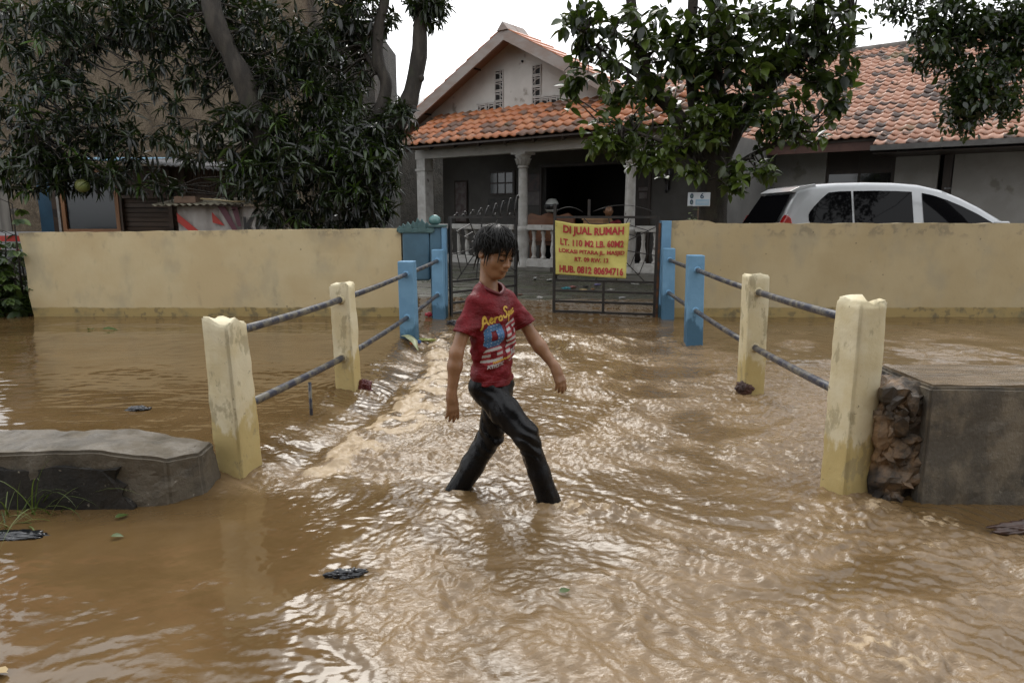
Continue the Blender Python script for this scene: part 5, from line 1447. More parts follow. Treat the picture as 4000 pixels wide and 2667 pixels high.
# ================================================================== CAR
def build_car():
    C_ = empty('parked_car', (3.62, 10.52, -.055)); tag(C_, 'white people carrier with dark windows parked behind the cream wall', 'car')
    M_PAINT = NT('white_car_paint').set(base=(.50, .52, .54), rough=.28, coat=.8, coatr=.05).m
    M_BLK = NT('black_trim').set(base=(.012, .012, .012), rough=.4).m
    M_TG = NT('tinted_glass').set(base=(.005, .005, .006), rough=.04, spec=.14).m
    M_TAIL = NT('red_lamp').set(base=(.42, .012, .012), rough=.12, coat=1.0).m
    xs = [.05, .20, .36, .55, .9, 1.3, 1.7, 2.05, 2.35, 2.6, 2.85, 3.1, 3.28]
    zt = {.05: 1.05, .20: 1.36, .36: 1.605, .55: 1.655, .9: 1.685, 1.3: 1.695, 1.7: 1.69, 2.05: 1.665, 2.35: 1.60, 2.6: 1.50, 2.85: 1.375, 3.1: 1.225, 3.28: 1.115}
    belt = lambda x: 1.02 + .0 * x
    hwr = lambda x: .80 - .15 * min(1, max(0, (zt_at(x) - 1.05) / .55))
    def zt_at(x): return float(np.interp(x, xs, [zt[k] for k in xs]))
    V = []; F = []; n = 11
    for x in xs:
        z1 = zt_at(x); hw = hwr(x); b = belt(x)
        row = [(-.825, b), (-.825 + (.825 - hw) * .5, b + (z1 - .07 - b) * .5), (-hw, z1 - .07), (-hw + .05, z1 - .022), (-hw + .16, z1), (0, z1 + .012)]
        row += [(-y, z) for y, z in row[-2::-1]]
        V += [(x, y, z) for y, z in row]
    for k in range(len(xs) - 1):
        for j in range(n - 1): F.append((k * n + j, k * n + j + 1, (k + 1) * n + j + 1, (k + 1) * n + j))
    F += [tuple(reversed(range(n))), tuple((len(xs) - 1) * n + j for j in range(n))]
    MB().add(V, F, True).build('cabin', M_PAINT, C_)
    lo = MB(); lo.poly([(0.0, .32), (0.0, .78), (.04, 1.0), (.06, 1.022), (3.28, 1.022), (3.3, 1.10), (3.75, .98), (4.05, .80), (4.12, .62), (4.12, .30), (3.7, .24), (.4, .24)], -.83, .83)
    lo.build('body', M_PAINT, C_, .05, seg=3)
    def side(x, z):
        z1 = zt_at(x) - .07; t = (z - belt(x)) / max(z1 - belt(x), .02); return .825 - (.825 - hwr(x)) * min(max(t, 0), 1)
    def pane(pts, name):
        """pts: (x, zlow, zhigh) strip on the flank"""
        for sgn in (-1, 1):
            V = []; F = []
            for x, a, b in pts:
                for q in range(5): z = a + (b - a) * q / 4; V.append((x, sgn * (side(x, z) + .006), z))
            for k in range(len(pts) - 1):
                for q in range(4): F.append((k * 5 + q, k * 5 + q + 1, k * 5 + 6 + q, k * 5 + 5 + q))
            MB().add(V, F, True).build(name, M_TG, C_)
    pane([(.47, 1.17, 1.25), (.50, 1.11, 1.30), (.56, 1.085, 1.37), (.66, 1.075, 1.47), (.76, 1.072, 1.55), (.9, 1.07, 1.565), (1.07, 1.065, 1.57)], 'quarter_window')
    pane([(1.10, 1.065, 1.57), (1.4, 1.06, 1.575), (1.7, 1.055, 1.57), (1.91, 1.05, 1.56)], 'rear_window')
    pane([(2.05, 1.05, 1.545), (2.2, 1.048, 1.515), (2.4, 1.045, 1.45), (2.6, 1.042, 1.365), (2.8, 1.04, 1.265), (3.0, 1.038, 1.145), (3.10, 1.036, 1.08)], 'front_window')
    V = []; F = []
    for k in range(7):
        t = k / 6; z = 1.07 + .46 * t; x = .05 + .31 * (z - 1.05) / .555; hw = .70 - .12 * t
        for q in range(5): V.append((x - .050, -hw + 2 * hw * q / 4, z))
    for k in range(6):
        for q in range(4): F.append((k * 5 + q, k * 5 + q + 1, k * 5 + 6 + q, k * 5 + 5 + q))
    MB().add(V, F, True).build('rear_windscreen', NT('tinted_rear_glass').set(base=(.005, .005, .006), rough=.2, spec=0.0).m, C_)
    sp = MB(); sp.poly([(.24, 1.565), (.31, 1.545), (.62, 1.63), (.60, 1.672), (.38, 1.635)], -.60, .60); sp.build('spoiler', M_PAINT, C_, .012)
    for sgn in (-1, 1):
        tl = MB(); tl.poly([(-.012, .80), (.26, .80), (.25, 1.06), (.21, 1.20), (.15, 1.25), (.06, 1.08)], sgn * .70, sgn * .835); tl.build('tail_lamp', M_TAIL, C_, .015)
        mi = MB().box(2.95, 3.10, sgn * .86, sgn * 1.0, 1.02, 1.16).build('mirror', M_PAINT, C_, .02)
        for x in (.72, 3.28):
            wh = MB().tube([(x, sgn * .68, .30), (x, sgn * .70, .30), (x, sgn * .83, .30), (x, sgn * .85, .30)], [.26, .30, .30, .26], 24).build('wheel', M_BLK, C_)
            MB().tube([(x, sgn * .84, .30), (x, sgn * .858, .30)], [.19, .17], 16).build('rim', simple('alloy', (.5, .5, .5), (.4, .4, .4), 6, .3, metal=1), wh)
    MB().box(-.012, .0, -.30, .30, .70, .80).build('number_plate', M_BLK, C_)
    MB().tube([(-.0, -.12, 1.035), (-.05, .0, 1.07), (-.02, .18, 1.12)], .011, 6).build('rear_wiper', M_BLK, C_)
    MB().box(2.42, 2.50, -.60, -.56, 1.60, 1.62).build('roof_clip', M_BLK, C_)
build_car()

# ================================================================== PEOPLE
def skin(name, c1, c2):
    m = NT(name)
    co = m.co()
    m.set(base=m.mix(m.ramp(m.noise(14, 5, co), .35, .65), c1, c2), rough=.42, sss=.06)
    m.b.inputs['Subsurface Radius'].default_value = (.02, .008, .004)
    m.bump(m.noise(140, 3, co), .12, .002); return m.m
M_SKIN = skin('wet_brown_skin', (.36, .185, .095), (.29, .145, .072))
M_HAIR = NT('wet_black_hair').set(base=(.008, .007, .006), rough=.42, spec=.22).m
M_HAIR = bpy.data.materials['wet_black_hair']

def build_boy():
    B = empty('person', (-.05, 2.92, -.15))
    tag(B, 'wading child in a wet dark red t-shirt and black trousers, head bowed', 'person')
    LB = Vector(B.location)
    def child(name, me, mat):
        for v in (me,): v.transform(Matrix.Translation(-LB))
        return link(name, me, B, mat)
    a = np.array
    tq = math.radians(45); f = a([math.cos(tq), -math.sin(tq), 0]); l = a([math.sin(tq), math.cos(tq), 0]); up = a([0, 0, 1.0])
    RT = np.stack([l, -f, up], 1)                              # columns: lateral(left), back, up
    Pc = a([-.088, 2.93, 0]); tor = lambda la, fw, z: Pc + l * la + f * fw + up * z
    # head frame
    hy, hp = math.radians(47), math.radians(20)
    hf0 = a([math.cos(hy), -math.sin(hy), 0]); hl = a([math.sin(hy), math.cos(hy), 0])
    hf = hf0 * math.cos(hp) - up * math.sin(hp); hu = hf0 * math.sin(hp) + up * math.cos(hp)
    roll = math.radians(-3); hl, hu = hl * math.cos(roll) + hu * math.sin(roll), hu * math.cos(roll) - hl * math.sin(roll)
    RH = np.stack([hf, hl, hu], 1); hc = a([-.066, 2.918, 1.042])
    HS = .855; HS_ = 1 / HS
    hd = lambda x, y, z: hc + (hf * x + hl * y + hu * z) * HS
    Rsh, Rel, Rwr = a([-.166, 2.858, .832]), a([-.228, 2.80, .640]), a([-.250, 2.795, .465])
    Lsh, Lel, Lwr = a([-.006, 3.005, .835]), a([.094, 3.005, .668]), a([.188, 2.955, .545])
    Rhip, Rkn, Ran = tor(-.045, -.005, .47), a([.060, 2.815, .285]), a([.185, 2.83, -.09])
    Lhip, Lkn, Lan = tor(.045, .0, .47), a([-.095, 3.0, .225]), a([-.265, 2.985, -.06])

    # ---- skin: one continuous body
    s = SDF((-.36, 2.62, -.17), (.30, 3.16, 1.16), .0042)
    s.ell(tor(0, 0, .72), (.086, .055, .165), RT, .03).ell(tor(0, 0, .56), (.075, .05, .14), RT, .03)
    s.cone(tor(-.08, 0, .83), tor(.08, 0, .83), .026, .026, .03)
    s.cone(Rhip, Rkn, .058, .044, .03).cone(Rkn, Ran, .042, .032, .02).cone(Lhip, Lkn, .058, .044, .03).cone(Lkn, Lan, .042, .032, .02)
    for an, d in ((Ran, a([.8, -.55, 0])), (Lan, a([.9, -.3, -.1]))): s.cone(an + a([0, 0, -.02]), an + d * .11 + a([0, 0, -.035]), .03, .022, .02)
    # arms
    def arm(sh, el, wr):
        m1 = sh + (el - sh) * .45; m2 = el + (wr - el) * .3
        s.cone(sh + (m1 - sh) * .35, m1, .025, .029, .015).cone(m1, el, .030, .0265, .02).cone(el, m2, .0265, .0285, .02).cone(m2, wr, .0285, .0190, .02)
    arm(Rsh, Rel, Rwr); arm(Lsh, Lel, Lwr)
    # hands: palm, four fingers with bends, thumb off the side near the wrist
    def hand(wr, d, side, nrm, curl, spread, ln):
        d = d / np.linalg.norm(d); side = side - d * (side @ d); side /= np.linalg.norm(side); nrm = np.cross(d, side) if (np.cross(d, side) @ nrm) > 0 else -np.cross(d, side)
        k0 = wr + d * .012
        for q in (-.019, -.007, .006, .018): s.cone(k0 + side * q * .7, wr + d * ln * .50 + side * q, .0125, .0105, .010)
        s.cone(wr - d * .01, wr + d * .02, .0195, .0185, .012)
        L4 = (.88, 1.0, .95, .74)
        for i, q in enumerate((-.021, -.0075, .0065, .0195)):
            p = wr + d * ln * (.50 - .03 * abs(i - 1.2)) + side * q; dd = d + side * (i - 1.5) * spread
            L = ln * .46 * L4[i]; r = (.0080, .0083, .0080, .0070)[i]
            for j, fr in enumerate((.42, .33, .25)):
                dd = dd + nrm * curl[i] * (1 + j * .6); dd /= np.linalg.norm(dd)
                q2 = p + dd * L * fr; s.cone(p, q2, r, r * .92, .004); p = q2; r *= .92
        t0 = wr + d * .022 - side * .016 + nrm * .006; t1 = t0 - side * .014 + d * .024 + nrm * .010; t2 = t1 - side * .003 + d * .024 + nrm * .006; t3 = t2 + d * .018 + nrm * .003
        s.cone(t0, t1, .0125, .010, .008).cone(t1, t2, .0098, .0085, .004).cone(t2, t3, .0085, .0068, .003)
    hand(Rwr, a([.06, -.02, -1]), a([-.75, -.55, 0]) * 1.0, a([-.5, .7, .0]), (.10, .14, .16, .20), .10, .128)
    hand(Lwr, a([.34, -.22, -.92]), a([-.72, -.55, -.1]), a([-.55, .75, -.2]), (.16, .20, .26, .30), .04, .125)
    # neck and head
    s.cone(hd(-.042, 0, -.045), tor(0, -.016, .862), .033, .042, .016)
    s.ell(hd(-.014, 0, .026), (.094, .073, .078), RH * HS_, .0)
    s.ell(hd(.026, 0, -.028), (.060, .058, .074), RH * HS_, .03)
    for y in (-1, 1):
        s.cone(hd(-.004, y * .046, -.048), hd(.052, y * .012, -.088), .020, .018, .025)
        s.ell(hd(.046, y * .036, -.030), (.026, .025, .026), RH * HS_, .018)
    s.cone(hd(.050, -.014, -.086), hd(.050, .014, -.086), .0175, .0175, .015)
    s.ell(hd(.062, 0, .035), (.028, .050, .030), RH * HS_, .02)
    for y in (-1, 1): s.ell(hd(.089, y * .030, .004), (.012, .019, .010), RH * HS_, .012, True)
    for y in (-1, 1): s.ell(hd(.0735, y * .031, .001), (.0125, .0155, .0105), RH * HS_, .004)
    s.cone(hd(.080, 0, .008), hd(.096, 0, -.026), .0075, .0105, .010)
    s.ell(hd(.099, 0, -.030), (.0115, .012, .010), RH * HS_, .006)
    for y in (-1, 1): s.ell(hd(.090, y * .0125, -.033), (.010, .0085, .0075), RH * HS_, .005)
    s.ell(hd(.082, 0, -.053), (.014, .024, .012), RH * HS_, .012)
    s.ell(hd(.0905, 0, -.0540), (.0065, .021, .0055), RH * HS_, .004).ell(hd(.0875, 0, -.0650), (.0075, .018, .0062), RH * HS_, .004)
    s.cone(hd(.099, -.022, -.0598), hd(.099, .022, -.0598), .0028, .0028, .003, True)
    for y in (-1, 1):
        er = RH @ np.array([[math.cos(.25), 0, math.sin(.25)], [0, 1, 0], [-math.sin(.25), 0, math.cos(.25)]])
        s.ell(hd(-.016, y * .077, -.010), (.017, .0095, .029), er * HS_, .006); s.ell(hd(-.012, y * .087, -.008), (.009, .006, .018), er * HS_, .004, True)
    child('body', s.mesh('body'), M_SKIN)

    # ---- t-shirt
    t = SDF((-.30, 2.74, .44), (.16, 3.14, .95), .0042)
    t.ell(tor(0, .003, .735), (.113, .077, .165), RT, .0).ell(tor(0, .004, .60), (.098, .073, .15), RT, .04)
    t.cone(tor(0, 0, .54), tor(.0, .0, .47), .07, .07, .02).ell(tor(0, .004, .50), (.098, .076, .12), RT, .03)
    t.cone(tor(-.080, -.004, .842), tor(.080, -.004, .842), .043, .043, .03)
    t.cone(tor(-.045, -.012, .885), tor(.045, -.012, .885), .034, .034, .03)
    for sh, el, kk in ((Rsh, Rel, .60), (Lsh, Lel, .66)): t.cone(sh + (sh - Pc - up * sh[2]) * -.18, sh + (el - sh) * (kk + .12), .0385, .0455, .022)
    fold = lambda x, y, z: .0095 * vn3(x * 15 + z * 10, y * 15 + z * 5, z * 24, 4) + .0060 * vn3(x * 30 - z * 24, y * 30, z * 46, 6) + .0035 * np.sin((z - .47) * 95 + 6 * vn3(x * 9, y * 9, z * 6, 2)) * np.clip((.68 - z) / .2, 0, 1)
    t.wrinkle(lambda x, y, z: fold(x, y, z) * np.clip((.86 - z) / .12, .25, 1))
    for sh, el, kk in ((Rsh, Rel, .60), (Lsh, Lel, .66)):
        d = (el - sh) / np.linalg.norm(el - sh); p = sh + (el - sh) * kk
        # cut the sleeve only, near its own cuff
        sl, (X, Y, Z) = t.win(p - .13, p + .13)
        pl = (X - p[0]) * d[0] + (Y - p[1]) * d[1] + (Z - p[2]) * d[2]
        ax_d = np.sqrt(np.maximum((X - p[0]) ** 2 + (Y - p[1]) ** 2 + (Z - p[2]) ** 2 - pl ** 2, 0))
        g = t.f[sl]; body = ((X - Pc[0]) * l[0] + (Y - Pc[1]) * l[1]) * (1 if sh is Lsh else -1)
        mask = (ax_d < .064) & (body > .112)
        t.f[sl] = np.where(mask, np.maximum(g, pl), g)
    t.cut(tor(0, 0, .488), (-.05, .02, -1.0))
    t.cone(tor(0, .004, .925), tor(0, .006, .905), .056, .046, .006, True)
    shirt = t.mesh('t_shirt')
    m = NT('wet_red_cotton')
    w = m.co((1, 1, 1), True)
    m.set(base=m.mix(m.ramp(m.noise(9, 6, w), .35, .7), (.22, .007, .014), (.13, .004, .008)), rough=m.ramp(m.noise(7, 4, w), .4, .62, .40, .8), spec=.28)
    m.bump(m.math('ADD', m.noise(26, 5, m.co((1, 1, 1.8), True), .6), m.math('MULTIPLY', m.noise(420, 2, w), .12)), .8, .016)
    so = child('t_shirt', shirt, m.m)
    # hem, sleeve and collar seams
    bv = BVHTree.FromObject(so, bpy.context.evaluated_depsgraph_get())
    def on_shirt(la, z, off=.0022, fw=.3):
        o = Vector(tor(la, fw, z)) - LB
        h = bv.ray_cast(o, Vector(-f))
        return None if h[0] is None else h[0] + h[1] * off
    col = MB()
    pts = [tor(math.sin(q) * .051, .004 + math.cos(q) * .048, .893 - .020 * math.cos(q) + .012 * abs(math.sin(q))) for q in np.linspace(0, 2 * math.pi, 41)]
    col.tube([Vector(p) - LB for p in pts], .0075, 6, False); col.build('collar', NT('red_rib').set(base=(.13, .007, .012), rough=.6).m, so)

    sm = MB()
    def ring(c, d, r, off):
        d = d / np.linalg.norm(d); e = np.cross(d, [0, 0, 1.0]) if abs(d[2]) < .9 else np.cross(d, [1.0, 0, 0]); e /= np.linalg.norm(e); g = np.cross(d, e); pts = []
        for k in range(49):
            u = e * math.cos(k / 48 * 2 * math.pi) + g * math.sin(k / 48 * 2 * math.pi); o = Vector(c + u * r) - LB
            h = bv.ray_cast(o, Vector(-u), r)
            if h[0] is not None: pts.append(h[0] + Vector(u) * off)
            else:
                if len(pts) > 3: sm.tube(pts, .0011, 4, False)
                pts = []
        if len(pts) > 3: sm.tube(pts, .0011, 4, False)
    ring(tor(0, 0, .509), a([0, 0, 1.0]), .2, .0004)
    for sh, el, kk in ((Rsh, Rel, .60), (Lsh, Lel, .66)): ring(sh + (el - sh) * (kk - .11), el - sh, .075, .0004)
    sm.build('seam', NT('seam_thread').set(base=(.30, .05, .06), rough=.7).m, so)

    # ---- print: cells laid on the chest surface
    cols = [(.60, .36, .035), (.055, .16, .33), (.47, .44, .42), (.33, .022, .03), (.55, .52, .5)]
    mats = [NT('shirt_print_%s' % n).set(base=c, rough=.6).m for n, c in zip(('yellow', 'blue', 'white', 'red', 'star'), cols)]
    st_ = .0021
    strokes = []                                               # handwriting as polylines in (lateral, z)
    def stroke(pts, w=.0032): strokes.append((np.array(pts), w))
    def ln(la, z): return (la, z)
    bx, bz = -.098, .742
    sc = .001
    def S_(pts, w=.0034):
        # slanted baseline: rises to the wearer's left
        stroke([(bx + x * sc, bz + y * sc + (x * sc) * .26) for x, y in pts], w)
    S_([(-2, -8), (4, 10), (10, 30), (17, 38), (22, 20), (27, 4)], .0040); S_([(4, 10), (14, 13), (24, 15)])
    S_([(34, 12), (42, 17), (46, 22), (40, 26), (34, 18), (35, 7), (42, 4), (49, 10)])
    S_([(54, 4), (55, 22), (56, 16), (61, 23), (67, 22)])
    S_([(82, 22), (74, 20), (71, 11), (76, 4), (84, 7), (86, 16), (81, 23)])
    S_([(118, 44), (110, 52), (101, 46), (103, 36), (113, 28), (116, 16), (108, 7), (97, 10), (95, 18)], .0042)
    S_([(122, -12), (124, 8), (126, 24), (132, 24), (136, 15), (131, 6), (125, 8)])
    S_([(152, 20), (145, 23), (140, 14), (144, 5), (151, 9), (153, 21), (153, 5), (158, 6)])
    S_([(172, 20), (164, 22), (160, 12), (165, 4), (173, 8)])
    # small gold script under the number
    for k in range(6):
        q0 = 40 + k * 16
        S_([(q0, -165), (q0 + 4, -158), (q0 + 8, -166), (q0 + 12, -159), (q0 + 16, -165)], .0018)
    V = []; F = []; MI = []
    def octo(u, v, w, h, c):
        du, dv = abs(u) - w, abs(v) - h
        return du < 0 and dv < 0 and (du + dv) > -1e9 and (abs(u) + abs(v) < w + h - c)
    nla = int(.30 / st_); nz = int(.28 / st_)
    la0, z0 = -.150, .545
    LA, ZZ = np.meshgrid(la0 + st_ * (np.arange(nla) + .5), z0 + st_ * (np.arange(nz) + .5), indexing='ij')
    K = np.full(LA.shape, -1)
    def digit(cu, zc, tilt):
        # a block 8: upper loop of stars, lower loop of stripes
        u = LA - cu; v = ZZ - zc - u * tilt
        def oc(u, v, w, h, c): return (np.abs(u) < w) & (np.abs(v) < h) & (np.abs(u) + np.abs(v) < w + h - c)
        top = oc(u, v - .040, .040, .046, .016) & ~oc(u, v - .040, .011, .020, 0)
        bot = oc(u, v + .045, .038, .040, .016) & ~oc(u, v + .042, .011, .016, 0)
        return top, bot, v
    tl, bl, v = digit(-.052, .665, .22)
    star = ((np.floor((LA + ZZ * .5) / .0135) * 1.0 + 0) >= 0) & (np.abs(((LA + .003) / .0135) % 1 - .5) < .11) & (np.abs(((ZZ + LA * .22) / .0135 + .5 * (np.floor((LA + .003) / .0135) % 2)) % 1 - .5) < .11)
    K[bl] = np.where((np.floor(v / .0115) % 2 == 0)[bl], 2, 3); K[tl] = 1; K[tl & star] = 4
    tr, br_, v2 = digit(.046, .680, .22)
    for msk in (tr, br_): K[msk] = np.where((np.floor(v2 / .0115) % 2 == 0)[msk], 2, 3)
    for pts, wd in strokes:
        for p, q in zip(pts, pts[1:]):
            d = q - p; t_ = np.clip(((LA - p[0]) * d[0] + (ZZ - p[1]) * d[1]) / (d @ d + 1e-12), 0, 1)
            K[((LA - p[0] - t_ * d[0]) ** 2 + (ZZ - p[1] - t_ * d[1]) ** 2) < wd ** 2] = 0
    cache = {}
    def vert(i, j):
        if (i, j) not in cache:
            h = on_shirt(la0 + st_ * i, z0 + st_ * j)
            if h is None: cache[(i, j)] = None
            else: V.append(h); cache[(i, j)] = len(V) - 1
        return cache[(i, j)]
    for i, j in zip(*np.nonzero(K >= 0)):
        q = [vert(i, j), vert(i + 1, j), vert(i + 1, j + 1), vert(i, j + 1)]
        if None in q: continue
        if max((V[x] - V[q[0]]).length for x in q) > .02: continue
        F.append(q); MI.append(K[i, j])
    me = np_mesh('shirt_print', np.array([tuple(v) for v in V]), np.array(F), True, MI)
    for mm in mats: me.materials.append(mm)
    link('print', me, so)
    tx = MB()
    for txt, x0, x1, zz, hh in (('ATHLETIC', -.078, -.008, .560, .0155), ('RT', .040, .064, .590, .017)):
        Vt, Ft = text_mesh(txt, .03)
        P_ = [on_shirt(x0 + p[0] * (x1 - x0), zz + p[1] * hh + (x0 + p[0] * (x1 - x0) + .098) * .22, .003) for p in Vt]
        if all(p is not None for p in P_): tx.add(P_, Ft, True)
    tx.build('print_words', mats[4], so)

    # ---- trousers
    q = SDF((-.38, 2.66, -.16), (.29, 3.18, .56), .0045)
    q.ell(tor(0, .0, .475), (.094, .072, .075), RT, .0)
    mR = Rhip + (Rkn - Rhip) * .5
    q.cone(Rhip, mR, .063, .060, .03).cone(mR, Rkn, .061, .050, .03).cone(Rkn, Rkn + (Ran - Rkn) * .45, .053, .046, .02).cone(Rkn + (Ran - Rkn) * .45, Ran + (Ran - Rkn) * .02, .046, .050, .02)
    q.cone(Lhip, Lkn, .066, .056, .03).cone(Lkn, Lkn + (Lan - Lkn) * .5, .058, .052, .02).cone(Lkn + (Lan - Lkn) * .5, Lan, .052, .050, .02)
    def crease(x, y, z):
        a1 = np.sin((x * 1.0 + z * 1.3) * 78 + 5 * vn3(x * 12, y * 12, z * 12, 3)); kneeR = np.exp(-((x - Rkn[0]) ** 2 + (z - Rkn[2] - .02) ** 2) / .0075); kneeL = np.exp(-((x - Lkn[0]) ** 2 + (z - Lkn[2]) ** 2) / .0055)
        cr = np.exp(-((z - .44) ** 2) / .003)
        return .0030 * vn3(x * 14, y * 14, z * 9, 8) + .0022 * vn3(x * 45, y * 45, z * 20, 9) + .0048 * a1 * (kneeR + kneeL + .5 * cr)
    q.wrinkle(crease)
    q.cut(tor(0, 0, .515), (0, 0, 1.0))
    m = NT('wet_black_cloth'); w = m.co((1, 1, 1), True)
    m.set(base=m.mix(m.ramp(m.noise(7, 5, w), .4, .65), (.004, .004, .005), (.008, .008, .009)), rough=m.ramp(m.noise(8, 5, w), .38, .62, .16, .45), spec=.22)
    m.bump(m.noise(30, 6, m.co((1, 1, .6), True), .6), .45, .010)
    child('trousers', q.mesh('trousers'), m.m)

    # ---- hair: wet cap and clumped strands
    hs = SDF((-.24, 2.76, .90), (.09, 3.08, 1.19), .0035)
    hs.ell(hd(-.016, 0, .030), (.106, .085, .090), RH * HS_, .0)
    hs.wrinkle(lambda x, y, z: .010 * vn3(x * 34, y * 34, z * 24, 5) + .006 * vn3(x * 80, y * 80, z * 50, 6))
    hs.cut(hd(.082, 0, .034), tuple(-(hu * .86 - hf * .52)), .004)
    hs.cut(hd(.074, 0, .04), tuple(hf * .95 + hu * -.30), .004)
    ho = child('hair', hs.mesh('hair'), M_HAIR)
    rs = np.random.RandomState(4); st = MB(); cr0 = a([-.35, .08, .93]); cr0 /= np.linalg.norm(cr0)
    e1 = np.cross(cr0, [0, 1, 0]); e1 /= np.linalg.norm(e1); e2 = np.cross(cr0, e1)
    for k in range(520):
        az = rs.uniform(0, 2 * math.pi); dirv = e1 * math.cos(az) + e2 * math.sin(az)   # local head directions
        fr = dirv[0]
        end = math.radians((104 if fr > .55 else 98 if fr > .1 else 112) + rs.uniform(-24, 16)); start = rs.uniform(.0, .9) * end * .8
        sw = rs.normal(0, .5); pts = []; lift = rs.uniform(-.002, .012)
        for j in range(9):
            th = start + (end - start) * j / 8; az2 = az + sw * (j / 8) ** 1.5
            dv = e1 * math.cos(az2) + e2 * math.sin(az2); u = cr0 * math.cos(th) + dv * math.sin(th)
            rr = 1 / math.sqrt((u[0] / .107) ** 2 + (u[1] / .086) ** 2 + (u[2] / .091) ** 2)
            p = a([-.016, 0, .030]) + u * (rr + lift + .004 * (j / 8))
            if j > 6: p = p + a([.0, 0, -.004 * (j - 6)])
            if p[0] > .055 and p[2] < .026 + rs.uniform(-.016, .012): break
            if abs(p[1]) > .05 and -.05 < p[0] < .05 and p[2] < -.012 and rs.rand() < .7: break
            pts.append(Vector(hd(*p)) - LB)
        if len(pts) < 3: continue
        r0 = rs.uniform(.0016, .0036); st.tube(pts, [r0 * (1 - .75 * (j / (len(pts) - 1)) ** 2) for j in range(len(pts))], 4, False)
    for (x, y, z, dx, dz) in ((-.055, -.066, -.03, 0, -.075), (-.066, -.056, -.03, .004, -.085), (-.075, -.045, -.03, 0, -.07), (.012, -.078, .0, .012, -.06), (.026, -.074, .0, .010, -.055), (-.085, .0, -.03, 0, -.06), (-.06, .06, -.03, 0, -.07), (-.08, -.025, -.03, .004, -.075), (.088, .055, .035, .03, -.05), (.086, .06, .03, .018, -.06), (.09, .02, .04, .006, -.05), (.092, -.02, .04, .004, -.045), (.075, -.052, .03, .006, -.05)):
        pts = [Vector(hd(x + dx * q_, y * (1 + .04 * q_), z + dz * q_)) - LB for q_ in (-.3, 0, .3, .6, 1)]
        st.tube(pts, [.004, .0045, .0036, .0024, .0008], 5, False)
    for k in range(40):
        u = a([rs.normal(0, .6), rs.normal(0, .6), 1]); u /= np.linalg.norm(u); p = a([-.016, 0, .030]) + u * a([.106, .085, .09]); d = u + rs.normal(0, .8, 3)
        st.tube([Vector(hd(*(p + d * q_ + a([0, 0, -.5]) * q_ * q_ * 12))) - LB for q_ in (0, .008, .016, .024)], [.0009, .0008, .0006, .0003], 3, False)
    st.build('strands', M_HAIR, ho)
    eb = MB()
    for y in (-1, 1):
        eb.tube([Vector(hd(.0885 - .010 * (q_ > 1), y * yy, zz)) - LB for q_, (yy, zz) in enumerate(((.012, .019), (.024, .0225), (.035, .022), (.044, .017)))], [.0026, .0034, .0030, .0014], 5)
        eb.tube([Vector(hd(xx, y * yy, zz)) - LB for xx, yy, zz in ((.0815, .018, -.0035), (.0865, .026, -.0072), (.0862, .034, -.0078), (.080, .044, -.004))], [.0016, .0027, .0027, .0014], 5)
    eb.build('brows_and_lashes', M_HAIR, B)
    lp = MB()
    lp.tube([Vector(hd(xx, yy, -.0600)) - LB for xx, yy in ((.088, -.021), (.0935, -.010), (.0945, 0), (.0935, .010), (.088, .021))], [.0008, .0014, .0016, .0014, .0008], 5)
    lp.build('mouth_line', NT('lip_dark').set(base=(.07, .022, .016), rough=.5).m, B)
build_boy()

